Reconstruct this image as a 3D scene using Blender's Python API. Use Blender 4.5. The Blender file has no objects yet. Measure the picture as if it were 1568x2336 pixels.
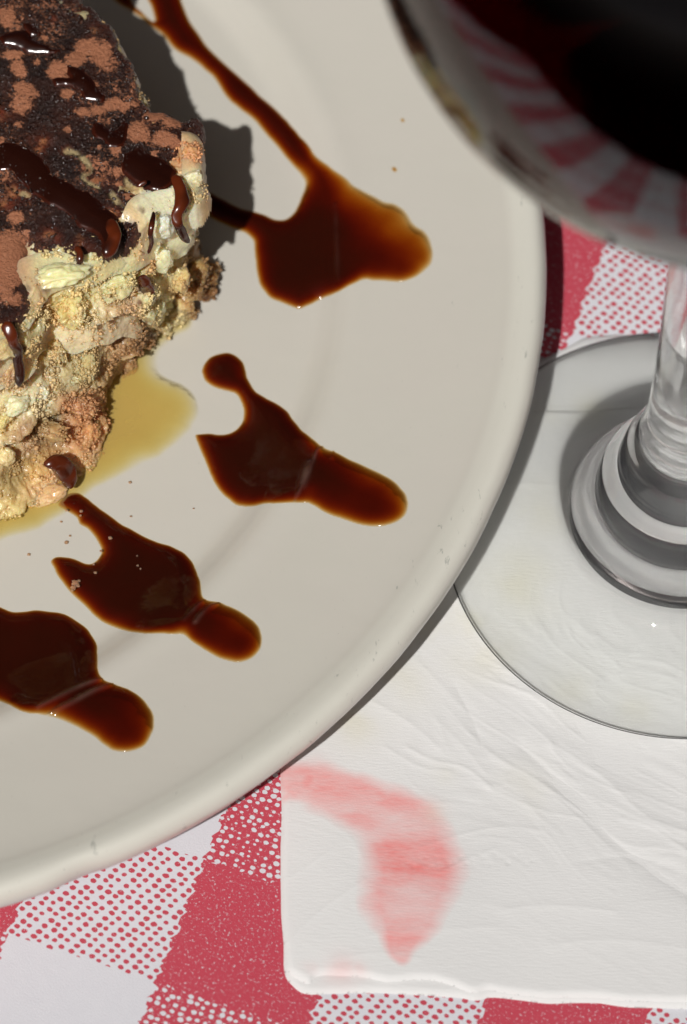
import bpy, math, random
import numpy as np
from mathutils import Matrix, Vector

random.seed(7)
rng = np.random.default_rng(11)
S = 0.025                      # one check of the tablecloth is 25 mm; lengths below are in checks

# ------------------------------------------------------------------ camera, sky, sun, exposure
sc = bpy.context.scene
F, TILT, ROLL, DIST = 12600.0, math.radians(31), math.radians(2), 36.0
CAM = np.array([0.0, -math.sin(TILT) * DIST, math.cos(TILT) * DIST])
cam_data = bpy.data.cameras.new('camera')
cam = bpy.data.objects.new('camera', cam_data)
sc.collection.objects.link(cam)
sc.camera = cam
cam.matrix_world = Matrix.Translation(Vector(CAM * S)) @ Matrix.Rotation(TILT, 4, 'X') @ Matrix.Rotation(ROLL, 4, 'Z')
cam_data.sensor_fit = 'VERTICAL'
cam_data.sensor_height = 24.0
cam_data.lens = F / 2336.0 * 24.0
cam_data.clip_start = 0.02
cam_data.clip_end = 50.0
cam_data.dof.use_dof = True
cam_data.dof.focus_distance = (DIST - 0.95) * S
cam_data.dof.aperture_fstop = 10.5

SUN_EL, SUN_AZ = math.radians(54.8), math.radians(72)      # the light travels towards SUN_AZ
world = bpy.data.worlds.new('World')
sc.world = world
world.use_nodes = True
wt = world.node_tree
sky = wt.nodes.new('ShaderNodeTexSky')
sky.sky_type = 'NISHITA'
sky.sun_disc = False
sky.air_density = 0.05
sky.ozone_density = 0.0
sky.dust_density = 2.2
sky.sun_elevation = SUN_EL
dirx, diry = -math.cos(SUN_AZ), -math.sin(SUN_AZ)
sky.sun_rotation = math.atan2(dirx, diry)
bg = wt.nodes['Background']
wt.links.new(sky.outputs[0], bg.inputs[0])
bg.inputs[1].default_value = 0.05
sun_data = bpy.data.lights.new('sun', 'SUN')
sun_data.energy = 4.9
sun_data.angle = math.radians(0.8)
sun_data.color = (1.0, 0.975, 0.945)
sun = bpy.data.objects.new('sun', sun_data)
sc.collection.objects.link(sun)
to_light = Vector((dirx * math.cos(SUN_EL), diry * math.cos(SUN_EL), math.sin(SUN_EL)))
sun.rotation_euler = to_light.to_track_quat('Z', 'Y').to_euler()
sc.view_settings.view_transform = 'Standard'
sc.view_settings.look = 'None'
sc.view_settings.exposure = -0.5
sc.view_settings.gamma = 1.0
try:
    sc.cycles.use_denoising = True
    sc.cycles.sample_clamp_indirect = 40.0
    sc.cycles.max_bounces = 16
    sc.cycles.transmission_bounces = 14
    sc.cycles.transparent_max_bounces = 16
    sc.cycles.blur_glossy = 0.3
except Exception:
    pass

# ------------------------------------------------------------------ helpers
def at(px, py, z):
    """point of the place seen at (px, py) of the 1568 x 2336 photograph, at height z"""
    px = np.asarray(px, float) - 784; py = np.asarray(py, float) - 1168
    c, s = math.cos(ROLL), math.sin(ROLL)
    u = c * px + s * py; v = -s * px + c * py
    X = np.array([1, 0, 0.]); Y = np.array([0, math.cos(TILT), math.sin(TILT)]); Z = np.array([0, -math.sin(TILT), math.cos(TILT)])
    d = u[..., None] * X - v[..., None] * Y - F * Z
    t = (np.asarray(z, float) - CAM[2]) / d[..., 2]
    return CAM + d * t[..., None]

def image_of(P):
    P = np.asarray(P, float)
    d = P - CAM
    x = d[:, 0]; y = d[:, 1] * math.cos(TILT) + d[:, 2] * math.sin(TILT); zz = d[:, 1] * math.sin(TILT) - d[:, 2] * math.cos(TILT)
    u = F * x / zz; v = -F * y / zz
    c, s = math.cos(ROLL), math.sin(ROLL)
    return np.stack([784 + c * u - s * v, 1168 + s * u + c * v], 1)

def lin(r, g, b, k=1.0):
    o = []
    for c in (r, g, b):
        c /= 255.0
        c = c / 12.92 if c <= 0.04045 else ((c + 0.055) / 1.055) ** 2.4
        o.append(c * k)
    return tuple(o)

def _hash(i, j, k, seed):
    h = (i.astype(np.int64) * 73856093) ^ (j.astype(np.int64) * 19349663) ^ (k.astype(np.int64) * 83492791) ^ (seed * 2654435761)
    h = (h ^ (h >> 13)) * 1274126177 & 0xFFFFFFFF
    h = (h ^ (h >> 16)) * 2246822519 & 0xFFFFFFFF
    return ((h ^ (h >> 15)) & 0xFFFFFF) / float(0xFFFFFF)

def vnoise(P, seed=0):
    P = np.asarray(P, float)
    f = np.floor(P).astype(np.int64); t = P - f
    t = t * t * t * (t * (t * 6 - 15) + 10)
    out = 0
    for a in (0, 1):
        for b in (0, 1):
            for c in (0, 1):
                w = (t[:, 0] if a else 1 - t[:, 0]) * (t[:, 1] if b else 1 - t[:, 1]) * (t[:, 2] if c else 1 - t[:, 2])
                out = out + w * _hash(f[:, 0] + a, f[:, 1] + b, f[:, 2] + c, seed)
    return out * 2 - 1

def fbm(P, octaves=4, seed=0, gain=0.5):
    s = 0; a = 1.0; n = 0; P = np.asarray(P, float)
    for o in range(octaves):
        s = s + a * vnoise(P * (2.03 ** o) + 17.3 * o, seed + o); n += a; a *= gain
    return s / n * 1.6

def worley(P, seed=0):
    P = np.asarray(P, float)
    f = np.floor(P).astype(np.int64)
    best = np.full(len(P), 9.0)
    for a in (-1, 0, 1):
        for b in (-1, 0, 1):
            for c in (-1, 0, 1):
                i, j, k = f[:, 0] + a, f[:, 1] + b, f[:, 2] + c
                q = np.stack([i + _hash(i, j, k, seed), j + _hash(i, j, k, seed + 5), k + _hash(i, j, k, seed + 9)], 1)
                best = np.minimum(best, ((P - q) ** 2).sum(1))
    return np.sqrt(best)

def pad3(xy, z=0.0):
    return np.concatenate([xy, np.full((len(xy), 1), z)], 1)

def mesh_from(name, V, Fc, smooth=True):
    me = bpy.data.meshes.new(name)
    V = np.asarray(V, np.float32) * S
    Fc = np.asarray(Fc, np.int32)
    n, k = Fc.shape
    me.vertices.add(len(V)); me.vertices.foreach_set('co', V.ravel())
    me.loops.add(n * k); me.loops.foreach_set('vertex_index', Fc.ravel())
    me.polygons.add(n); me.polygons.foreach_set('loop_start', np.arange(0, n * k, k, dtype=np.int32))
    me.update(calc_edges=True)
    me.polygons.foreach_set('use_smooth', np.full(n, smooth))
    me.validate()
    return me

def attr(me, name, val):
    val = np.asarray(val, np.float32)
    if val.ndim == 1:
        a = me.attributes.new(name, 'FLOAT', 'POINT'); a.data.foreach_set('value', val)
    else:
        a = me.attributes.new(name, 'FLOAT_COLOR', 'POINT')
        if val.shape[1] == 3:
            val = np.concatenate([val, np.ones((len(val), 1), np.float32)], 1)
        a.data.foreach_set('color', val.ravel())

def link(name, me, mat=None, parent=None, label=None, cat=None, group=None, kind=None):
    o = bpy.data.objects.new(name, me)
    sc.collection.objects.link(o)
    if mat is not None: me.materials.append(mat)
    if parent is not None:
        o.parent = parent
        o.matrix_parent_inverse = Matrix.Translation(parent.location).inverted()
    if label: o['label'] = label
    if cat: o['category'] = cat
    if group: o['group'] = group
    if kind: o['kind'] = kind
    return o

def empty(name, loc, label, cat, group=None):
    o = bpy.data.objects.new(name, None)
    sc.collection.objects.link(o)
    o.location = Vector([float(c) * S for c in loc]); o.empty_display_size = 0.01
    o['label'] = label; o['category'] = cat
    if group: o['group'] = group
    return o

def smooth_poly(pts, n=4, closed=True):
    P = np.asarray(pts, float); out = []
    m = len(P)
    for i in range(m if closed else m - 1):
        if closed:
            a, b, c, d = P[(i - 1) % m], P[i], P[(i + 1) % m], P[(i + 2) % m]
        else:
            a, b, c, d = P[max(i - 1, 0)], P[i], P[i + 1], P[min(i + 2, m - 1)]
        for k in range(n):
            t = k / n
            out.append(0.5 * ((2 * b) + (c - a) * t + (2 * a - 5 * b + 4 * c - d) * t * t + (3 * b - a - 3 * c + d) * t ** 3))
    if not closed: out.append(P[-1])
    return np.array(out)

def seg_dist(Q, A, B):
    d = np.full(len(Q), 1e9)
    for a, b in zip(A, B):
        ab = b - a; L = (ab @ ab) + 1e-12
        t = np.clip(((Q - a) @ ab) / L, 0, 1)
        d = np.minimum(d, ((Q - a - t[:, None] * ab) ** 2).sum(1))
    return np.sqrt(d)

def inside(Q, P):
    r = np.zeros(len(Q), bool); m = len(P)
    for i in range(m):
        x1, y1 = P[i]; x2, y2 = P[(i + 1) % m]
        if y1 == y2: continue
        c = ((y1 > Q[:, 1]) != (y2 > Q[:, 1])) & (Q[:, 0] < (x2 - x1) * (Q[:, 1] - y1) / (y2 - y1) + x1)
        r ^= c
    return r

def signed(Q, P):
    d = seg_dist(Q, P, np.roll(P, -1, 0))
    return np.where(inside(Q, P), d, -d)

def grid_sheet(P, h, margin, zfun=None, snap=False):
    """regular mesh over the polygon P (world xy); zfun(xy, sd) gives heights; returns verts, faces, xy, sd"""
    lo = P.min(0) - margin; hi = P.max(0) + margin
    nx = int((hi[0] - lo[0]) / h) + 2; ny = int((hi[1] - lo[1]) / h) + 2
    gx, gy = np.meshgrid(lo[0] + np.arange(nx) * h, lo[1] + np.arange(ny) * h, indexing='ij')
    Q = np.stack([gx.ravel(), gy.ravel()], 1)
    sd = signed(Q, P)
    keep = sd > -margin
    idx = np.arange(nx * ny).reshape(nx, ny)
    a, b, c, d = idx[:-1, :-1].ravel(), idx[1:, :-1].ravel(), idx[1:, 1:].ravel(), idx[:-1, 1:].ravel()
    f = keep[a] & keep[b] & keep[c] & keep[d]
    Fc = np.stack([a[f], b[f], c[f], d[f]], 1)
    used = np.unique(Fc); remap = np.full(nx * ny, -1); remap[used] = np.arange(len(used))
    Q = Q[used]; sd = sd[used]
    if snap:
        o = np.where(sd < 0)[0]; A = P; B = np.roll(P, -1, 0); bd = np.full(len(o), 1e9); bp_ = Q[o].copy()
        for a_, b_ in zip(A, B):
            ab = b_ - a_; t = np.clip(((Q[o] - a_) @ ab) / ((ab @ ab) + 1e-12), 0, 1); q = a_ + t[:, None] * ab
            dd = ((Q[o] - q) ** 2).sum(1); w = dd < bd; bd[w] = dd[w]; bp_[w] = q[w]
        Q[o] = bp_; sd[o] = 0
    return Q, remap[Fc], sd

# ---- materials
def new_mat(name):
    m = bpy.data.materials.new(name); m.use_nodes = True
    nt = m.node_tree
    for n in list(nt.nodes): nt.nodes.remove(n)
    out = nt.nodes.new('ShaderNodeOutputMaterial')
    return m, nt, out

class N:
    def __init__(s, nt): s.nt = nt
    def __call__(s, kind, **kw):
        n = s.nt.nodes.new('ShaderNode' + kind)
        for k, v in kw.items():
            if k.startswith('i_'):
                key = k[2:]
                key = int(key) if key.isdigit() else key.replace('_', ' ')
                s.put(n.inputs[key], v)
            else: setattr(n, k, v)
        return n
    def put(s, sock, v):
        if hasattr(v, 'links') or isinstance(v, bpy.types.NodeSocket): s.nt.links.new(v, sock)
        else: sock.default_value = v
    def math(s, op, a, b=None, c=None, clamp=False):
        n = s.nt.nodes.new('ShaderNodeMath'); n.operation = op; n.use_clamp = clamp
        s.put(n.inputs[0], a)
        if b is not None: s.put(n.inputs[1], b)
        if c is not None: s.put(n.inputs[2], c)
        return n.outputs[0]
    def mix(s, f, a, b):
        n = s.nt.nodes.new('ShaderNodeMix'); n.data_type = 'RGBA'
        s.put(n.inputs[0], f); s.put(n.inputs[6], a); s.put(n.inputs[7], b)
        return n.outputs[2]
    def ramp(s, v, lo, hi, a=0.0, b=1.0):
        n = s.nt.nodes.new('ShaderNodeMapRange'); n.clamp = True; n.interpolation_type = 'SMOOTHSTEP'
        s.put(n.inputs[0], v); n.inputs[1].default_value = lo; n.inputs[2].default_value = hi
        n.inputs[3].default_value = a; n.inputs[4].default_value = b
        return n.outputs[0]
    def noise(s, vec, scale, detail=3, rough=0.5, dist=0.0):
        n = s('TexNoise'); n.inputs['Scale'].default_value = scale; n.inputs['Detail'].default_value = detail
        n.inputs['Roughness'].default_value = rough; n.inputs['Distortion'].default_value = dist
        s.put(n.inputs['Vector'], vec)
        return n.outputs[0]
    def bump(s, h, strength, dist, normal=None):
        n = s('Bump'); n.inputs['Strength'].default_value = strength; n.inputs['Distance'].default_value = dist
        s.put(n.inputs['Height'], h)
        if normal is not None: s.put(n.inputs['Normal'], normal)
        return n.outputs[0]

def C4(c): return (c[0], c[1], c[2], 1.0)
U = 1.0 / S      # shader coordinates are metres: multiply scales by U to count in checks

# ------------------------------------------------------------------ the tablecloth
GA = np.array([[0.9705763560, -0.2980438062, 0.0016143104], [0.3399319162, 1.0487170470, 3.9727715754]])
def cloth_material():
    m, nt, out = new_mat('printed_vinyl_cloth'); n = N(nt)
    tc = n('TexCoord'); obj = tc.outputs['Object']
    wob = n('VectorMath', operation='SCALE'); n.put(wob.inputs[0], obj); wob.inputs['Scale'].default_value = U
    cells = wob.outputs[0]
    jit = n('TexNoise'); n.put(jit.inputs['Vector'], cells); jit.inputs['Scale'].default_value = 7.0
    j2 = n('VectorMath', operation='SUBTRACT'); n.put(j2.inputs[0], jit.outputs['Color']); j2.inputs[1].default_value = (.5, .5, .5)
    j3 = n('VectorMath', operation='SCALE'); n.put(j3.inputs[0], j2.outputs[0]); j3.inputs['Scale'].default_value = 0.016
    p = n('VectorMath', operation='ADD'); n.put(p.inputs[0], cells); n.put(p.inputs[1], j3.outputs[0])
    def uv(v):
        sp = n('SeparateXYZ'); n.put(sp.inputs[0], v)
        x, y = sp.outputs[0], sp.outputs[1]
        r = []
        for k in range(2):
            a = n.math('MULTIPLY_ADD', x, float(GA[k, 0]), float(GA[k, 2]))
            r.append(n.math('MULTIPLY_ADD', y, float(GA[k, 1]), a))
        return r
    u, v = uv(p.outputs[0])
    uvv = n('CombineXYZ'); n.put(uvv.inputs[0], u); n.put(uvv.inputs[1], v)
    # rows of print dots: a hexagonal lattice jittered like the hand-cut screen
    def dots(scale, rnd, rot):
        mp = n('Mapping'); n.put(mp.inputs[0], uvv.outputs[0]); mp.inputs['Rotation'].default_value = (0, 0, rot)
        mp.inputs['Scale'].default_value = (scale, scale * 1.12, 1)
        vo = n('TexVoronoi', voronoi_dimensions='2D'); n.put(vo.inputs['Vector'], mp.outputs[0]); vo.inputs['Scale'].default_value = 1.0
        vo.inputs['Randomness'].default_value = rnd
        # the centre of the dot, back in cloth coordinates
        mb = n('Mapping', vector_type='TEXTURE'); n.put(mb.inputs[0], vo.outputs['Position']); mb.inputs['Rotation'].default_value = (0, 0, rot)
        mb.inputs['Scale'].default_value = (scale, scale * 1.12, 1); mb.vector_type = 'TEXTURE'
        # TEXTURE inverts the mapping
        return vo.outputs['Distance'], vo.outputs['Color'], mb.outputs[0]
    dist, dcol, pos = dots(15.8, 0.30, 0.35)
    ps = n('SeparateXYZ'); n.put(ps.inputs[0], pos)
    def stripe(c):
        f = n.math('FLOORED_MODULO', c, 2.0)
        return n.math('LESS_THAN', f, 1.0)
    def soft(c): return stripe(c)
    def blend(a, b): return n.math('ADD', n.math('MULTIPLY', a, 0.5), n.math('MULTIPLY', b, 0.5))
    V_, H_ = stripe(blend(ps.outputs[0], u)), stripe(blend(ps.outputs[1], v))
    dsz = n('SeparateColor'); n.put(dsz.inputs[0], dcol)
    rad = n.math('MULTIPLY_ADD', dsz.outputs[0], 0.09, 0.255)
    ragged = n.math('MULTIPLY_ADD', n.noise(uvv.outputs[0], 60, 3), 0.18, -0.09)
    dd = n.math('ADD', dist, ragged)
    red_dot = n.math('LESS_THAN', dd, rad)
    pin = n.math('GREATER_THAN', n.noise(uvv.outputs[0], 95, 2), 0.69)
    red_dot = n.math('MULTIPLY', red_dot, n.math('SUBTRACT', 1.0, pin))
    dist2, dcol2, pos2 = dots(17.5, 0.45, 0.1)
    ds2 = n('SeparateColor'); n.put(ds2.inputs[0], dcol2)
    patch = n.ramp(n.noise(uvv.outputs[0], 3.2, 2), 0.40, 0.55, -0.12, 0.0)
    rad2 = n.math('ADD', n.math('MULTIPLY_ADD', ds2.outputs[0], 0.12, 0.25), patch)
    white_dot = n.math('LESS_THAN', n.math('ADD', dist2, ragged), rad2)
    speck = n.math('GREATER_THAN', n.noise(uvv.outputs[0], 48, 4, 0.8), 0.608)
    # cell kinds
    VH = n.math('MULTIPLY', V_, H_)
    Vo = n.math('MULTIPLY', V_, n.math('SUBTRACT', 1.0, H_))
    Ho = n.math('MULTIPLY', H_, n.math('SUBTRACT', 1.0, V_))
    red = n.math('MULTIPLY', VH, n.math('SUBTRACT', 1.0, speck))
    red = n.math('ADD', red, n.math('MULTIPLY', Vo, n.math('SUBTRACT', 1.0, n.math('MAXIMUM', white_dot, n.math('MULTIPLY', speck, 0.8)))))
    red = n.math('ADD', red, n.math('MULTIPLY', Ho, red_dot), clamp=True)
    tone = n.noise(uvv.outputs[0], 120, 2)
    r1 = n.mix(tone, C4(lin(180, 60, 76)), C4(lin(194, 80, 94)))
    w1 = n.mix(n.noise(uvv.outputs[0], 9, 3), C4(lin(207, 207, 213)), C4(lin(213, 213, 218)))
    col = n.mix(red, w1, r1)
    grain = n.noise(uvv.outputs[0], 75, 4, 0.6)
    bs = n('BsdfPrincipled'); n.put(bs.inputs['Base Color'], col); bs.inputs['Roughness'].default_value = 0.42
    bs.inputs['Specular IOR Level'].default_value = 0.35
    n.put(bs.inputs['Normal'], n.bump(grain, 0.35, 0.00025))
    nt.links.new(bs.outputs[0], out.inputs[0])
    return m

def build_cloth():
    # a table top about 60 cm wide: the cloth turns down over its edges
    def ax(a, b):
        flat = np.linspace(a, b, 90); k = np.linspace(0, 1, 9)[1:]
        return np.concatenate([a - .5 - np.linspace(7, 0.5, 12), (a - .5 * np.sin(k * np.pi / 2))[::-1], flat, b + .5 * np.sin(k * np.pi / 2), b + .5 + np.linspace(0.5, 7, 12)])
    X0, X1, Y0, Y1 = -10.6, 13.5, -8.2, 16.0
    xs, ys = ax(X0, X1), ax(Y0, Y1)
    gx, gy = np.meshgrid(xs, ys, indexing='ij')
    Q = np.stack([gx.ravel(), gy.ravel()], 1)
    def over(c, a, b):
        e = np.maximum(np.maximum(a - c, c - b), 0)
        ang = np.arcsin(np.clip(e / .5, 0, 1))
        return np.where(e < .5, .5 * (1 - np.cos(ang)), .5 + (e - .5)), np.clip(c, a - .5, b + .5)
    dx, cx = over(Q[:, 0], X0, X1); dy, cy = over(Q[:, 1], Y0, Y1)
    z = 0.01 * fbm(pad3(Q * 0.35), 2, 5) - 0.012 - np.hypot(dx, dy)
    Q = np.stack([cx, cy], 1)
    nx, ny = len(xs), len(ys); idx = np.arange(nx * ny).reshape(nx, ny)
    Fc = np.stack([idx[:-1, :-1].ravel(), idx[1:, :-1].ravel(), idx[1:, 1:].ravel(), idx[:-1, 1:].ravel()], 1)
    me = mesh_from('tablecloth', np.concatenate([Q, z[:, None]], 1), Fc)
    link('tablecloth', me, cloth_material(), label='red and white checked vinyl tablecloth printed with dots', kind='structure')
build_cloth()

# ------------------------------------------------------------------ the plate
PC = np.array([-3.72192, 1.43071])
PROFILE = [(0, .432), (2.6, .432), (3.2, .434), (3.40, .438), (3.50, .450), (3.58, .485), (3.66, .530), (3.75, .560), (3.95, .578), (4.5, .655),
           (4.70, .690), (4.78, .716), (4.85, .742), (4.91, .752), (4.955, .738), (4.988, .70), (5.0, .645), (4.985, .58), (4.94, .50), (4.85, .472),
           (4.4, .39), (3.8, .30), (3.5, .20), (3.36, .05), (3.28, .004), (3.16, .004), (3.08, .08), (2.9, .16), (0, .17)]
_prof = smooth_poly(PROFILE, 6, closed=False)
_ntop = (14) * 6
def plate_z(r):
    top = _prof[:_ntop]
    return np.interp(r, top[:, 0], top[:, 1])
def plate_zxy(Q):
    return plate_z(np.hypot(Q[:, 0] - PC[0], Q[:, 1] - PC[1]))
def on_plate(px, py, lift=0.0):
    px = np.asarray(px, float); py = np.asarray(py, float)
    z = np.full(px.shape, 0.45)
    for _ in range(8):
        P = at(px, py, z)
        z = plate_z(np.hypot(P[..., 0] - PC[0], P[..., 1] - PC[1])) + lift
    return at(px, py, z)

def lathe(name, prof, seg, centre, flip=False):
    prof = np.asarray(prof, float)
    th = np.linspace(0, 2 * np.pi, seg, endpoint=False)
    V = []; Fc = []; ring = []
    cnt = 0
    for r, z in prof:
        if r < 1e-6:
            V.append([[centre[0], centre[1], z]]); ring.append((cnt, 1)); cnt += 1
        else:
            V.append(np.stack([centre[0] + r * np.cos(th), centre[1] + r * np.sin(th), np.full(seg, z)], 1)); ring.append((cnt, seg)); cnt += seg
    quads = []; tris = []
    j = np.arange(seg); k = (j + 1) % seg
    for (a, na), (b, nb) in zip(ring[:-1], ring[1:]):
        if na > 1 and nb > 1: quads.append(np.stack([a + j, b + j, b + k, a + k], 1))
        elif nb == 1: tris.append(np.stack([a + j, np.full(seg, b), a + k], 1))
        else: tris.append(np.stack([np.full(seg, a), b + j, b + k], 1))
    me = bpy.data.meshes.new(name)
    faces = [tuple(map(int, f[::-1] if flip else f)) for q in quads + tris for f in q]
    me.from_pydata([tuple(map(float, v)) for v in np.concatenate(V) * S], [], faces)
    me.update()
    me.polygons.foreach_set('use_smooth', np.ones(len(me.polygons), bool))
    return me

def plate_material():
    m, nt, out = new_mat('glazed_cream_stoneware'); n = N(nt)
    obj = n('TexCoord').outputs['Object']
    sc_ = n('VectorMath', operation='SCALE'); n.put(sc_.inputs[0], obj); sc_.inputs['Scale'].default_value = U
    p = sc_.outputs[0]
    xy = n('VectorMath', operation='MULTIPLY'); n.put(xy.inputs[0], p); xy.inputs[1].default_value = (1, 1, 0)
    ln = n('VectorMath', operation='LENGTH'); n.put(ln.inputs[0], xy.outputs[0]); r = ln.outputs['Value']
    blot = n.noise(p, 1.3, 4)
    base = n.mix(blot, C4(lin(199, 194, 185)), C4(lin(197, 195, 184)))
    lip = n.ramp(r, 4.72, 4.82)
    base = n.mix(n.math('MULTIPLY', lip, 0.6), base, C4(lin(214, 213, 202)))
    # knife marks and metal scuffs: short streaks, denser along the rim
    mp = n('Mapping'); n.put(mp.inputs[0], p); mp.inputs['Rotation'].default_value = (0, 0, 0.9); mp.inputs['Scale'].default_value = (1, 0.35, 1)
    s1 = n.noise(mp.outputs[0], 22, 6, 0.62, 0.4)
    area = n.noise(p, 1.9, 3)
    dens = n.math('ADD', n.math('MULTIPLY', n.ramp(r, 4.60, 4.80), 0.075), n.math('MULTIPLY', n.math('SUBTRACT', area, 0.5), 0.10))
    mark = n.ramp(n.math('ADD', s1, dens), 0.715, 0.78)
    fine = n.ramp(n.noise(p, 60, 2), 0.74, 0.78)
    col = n.mix(n.math('MULTIPLY', mark, 0.45), base, C4(lin(118, 124, 118)))
    col = n.mix(n.math('MULTIPLY', fine, 0.25), col, C4(lin(110, 110, 100)))
    bs = n('BsdfPrincipled'); n.put(bs.inputs['Base Color'], col)
    bs.inputs['Roughness'].default_value = 0.5
    bs.inputs['Specular IOR Level'].default_value = 0.3
    bs.inputs['Coat Weight'].default_value = 0.7
    n.put(bs.inputs['Coat Roughness'], n.math('MULTIPLY_ADD', n.noise(p, 18, 3), 0.16, 0.12))
    n.put(bs.inputs['Normal'], n.bump(n.noise(p, 2.2, 3), 0.25, 0.0006))
    nt.links.new(bs.outputs[0], out.inputs[0])
    return m

plate_me = lathe('dinner_plate', _prof - [0, 0], 512, (0, 0))
# a small worn chip near the lower rim
co = np.empty(len(plate_me.vertices) * 3, np.float32); plate_me.vertices.foreach_get('co', co); co = co.reshape(-1, 3) / S
pr = np.hypot(co[:, 0], co[:, 1])
wob = 0.012 * fbm(np.stack([co[:, 0] * 3, co[:, 1] * 3, co[:, 2]], 1), 3, 3)
edge = np.clip((pr - 4.75) / 0.2, 0, 1)
co[:, 0] *= 1 - 0.0008 * edge * wob / 0.012; co[:, 1] *= 1 - 0.0008 * edge * wob / 0.012
chip = on_plate(205, 2003)[:2] - PC
d = np.hypot(co[:, 0] - chip[0] * 1.0, co[:, 1] - chip[1])
g = np.exp(-(d / 0.16) ** 2) * edge
co[:, 0] *= 1 - 0.006 * g; co[:, 1] *= 1 - 0.006 * g
plate_me.vertices.foreach_set('co', (co * S).ravel()); plate_me.update()
plate = link('dinner_plate', plate_me, plate_material(), label='round cream glazed dinner plate with a worn, scuffed rim', cat='plate')
plate.location = (PC[0] * S, PC[1] * S, 0)

# ------------------------------------------------------------------ the paper napkin
def creases(Q, segs):
    h = np.zeros(len(Q))
    for pts, w, a in segs:
        P = at(np.array([q[0] for q in pts]), np.array([q[1] for q in pts]), 0.06)[:, :2]
        P = smooth_poly(P, 4, closed=False)
        d = seg_dist(Q, P[:-1], P[1:])
        h += a * .30 * np.exp(-(d / (w * .5)) ** 1.0)
    return h
CREASES = [
    ([(655, 2150), (730, 2080), (830, 2010)], .05, .018), ([(650, 2010), (720, 1965), (770, 1930)], .04, .012),
    ([(930, 1700), (990, 1730), (1060, 1745), (1120, 1790)], .03, .03), ([(1000, 1640), (1060, 1700), (1110, 1760)], .05, .02),
    ([(880, 1700), (960, 1745), (1030, 1755)], .03, .022), ([(960, 1930), (1050, 1900), (1150, 1880), (1240, 1890)], .035, .020),
    ([(1000, 1990), (1060, 1960), (1130, 1930)], .03, .018), ([(1190, 1700), (1290, 1790), (1390, 1900), (1500, 1990), (1600, 2050)], .12, -.07),
    ([(1260, 1690), (1370, 1760), (1480, 1860), (1600, 1900)], .09, .05), ([(1420, 1860), (1500, 1890), (1600, 1960)], .05, .03),
    ([(840, 1590), (930, 1640), (1000, 1700)], .07, .028), ([(1040, 1560), (1080, 1640), (1100, 1700)], .07, -.035),
    ([(1110, 1790), (1230, 1840), (1330, 1860)], .03, .018), ([(1150, 2070), (1260, 2060), (1400, 2075)], .06, .02),
    ([(1330, 1960), (1450, 1950), (1570, 1990)], .06, -.022), ([(860, 2130), (1000, 2120), (1130, 2110)], .07, .016),
    ([(1080, 1120), (1180, 1105), (1300, 1110), (1420, 1100)], .03, .018), ([(1210, 936), (1300, 940), (1450, 930)], .018, .014),
    ([(950, 1500), (1010, 1560), (1060, 1610)], .06, .02), ([(760, 2190), (860, 2175), (960, 2190)], .05, .014),
    ([(1260, 2150), (1400, 2140), (1568, 2160)], .09, .02), ([(700, 1850), (790, 1900), (830, 1960)], .04, .01)]
DIMPLES = [(930 + 9 * i + 6 * math.sin(i * 2.1), 1968 - .5 * i + 12 * math.sin(i * 1.3)) for i in range(0, 32)]
def napkin_sheet(name, pts, z0, amp, hstep, seed, drop=0.03):
    P = at(np.array([q[0] for q in pts]), np.array([q[1] for q in pts]), 0.04)[:, :2]
    P = smooth_poly(P, 5)
    P = P + 0.012 * np.stack([fbm(pad3(P * 3.1), 3, seed), fbm(pad3(P * 3.1), 3, seed + 8)], 1)
    Q, Fc, sd = grid_sheet(P, hstep, hstep * 1.45, None, True)
    rough = 0.12 + 0.88 * np.clip(1.5 * fbm(pad3(Q * 0.6), 2, seed + 3) + .45, 0, 1)
    ca, sa = math.cos(-.42), math.sin(-.42)
    A = np.stack([Q[:, 0] * ca + Q[:, 1] * sa, -Q[:, 0] * sa + Q[:, 1] * ca], 1)
    A = A + .35 * np.stack([fbm(pad3(Q * .8), 2, 4), fbm(pad3(Q * .8), 2, 6)], 1)
    ridg = np.clip(1 - 2.2 * np.abs(fbm(pad3(A * [.45, 2.0]), 3, seed + 1)), 0, 1)
    ridg2 = np.clip(1 - 2.6 * np.abs(fbm(pad3(A * [1.4, 5.5] + 9), 3, seed + 2)), 0, 1)
    fine = fbm(pad3(A * [5, 16]), 3, seed + 4)
    z = z0 + amp * (0.030 * fbm(pad3(Q * 0.7), 2, seed) + 0.0065 * rough * ridg ** 3 + 0.0035 * rough * ridg2 ** 3 + 0.0022 * fine * rough)
    z = z + amp * creases(Q, CREASES) * 0.55
    if amp > .8:
        for x, y in DIMPLES:
            c = at(x, y, .05)[:2]; d = np.hypot(Q[:, 0] - c[0], Q[:, 1] - c[1])
            z = z - 0.0022 * np.exp(-(d / .014) ** 2)
    k = np.clip(1 - sd / 0.05, 0, 1)
    z = z - drop * k ** 2.2
    out = sd < 0
    z = np.where(out, np.minimum(z, z0 - drop) + sd * 3.0, z)
    return Q, Fc, sd, z

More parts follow.
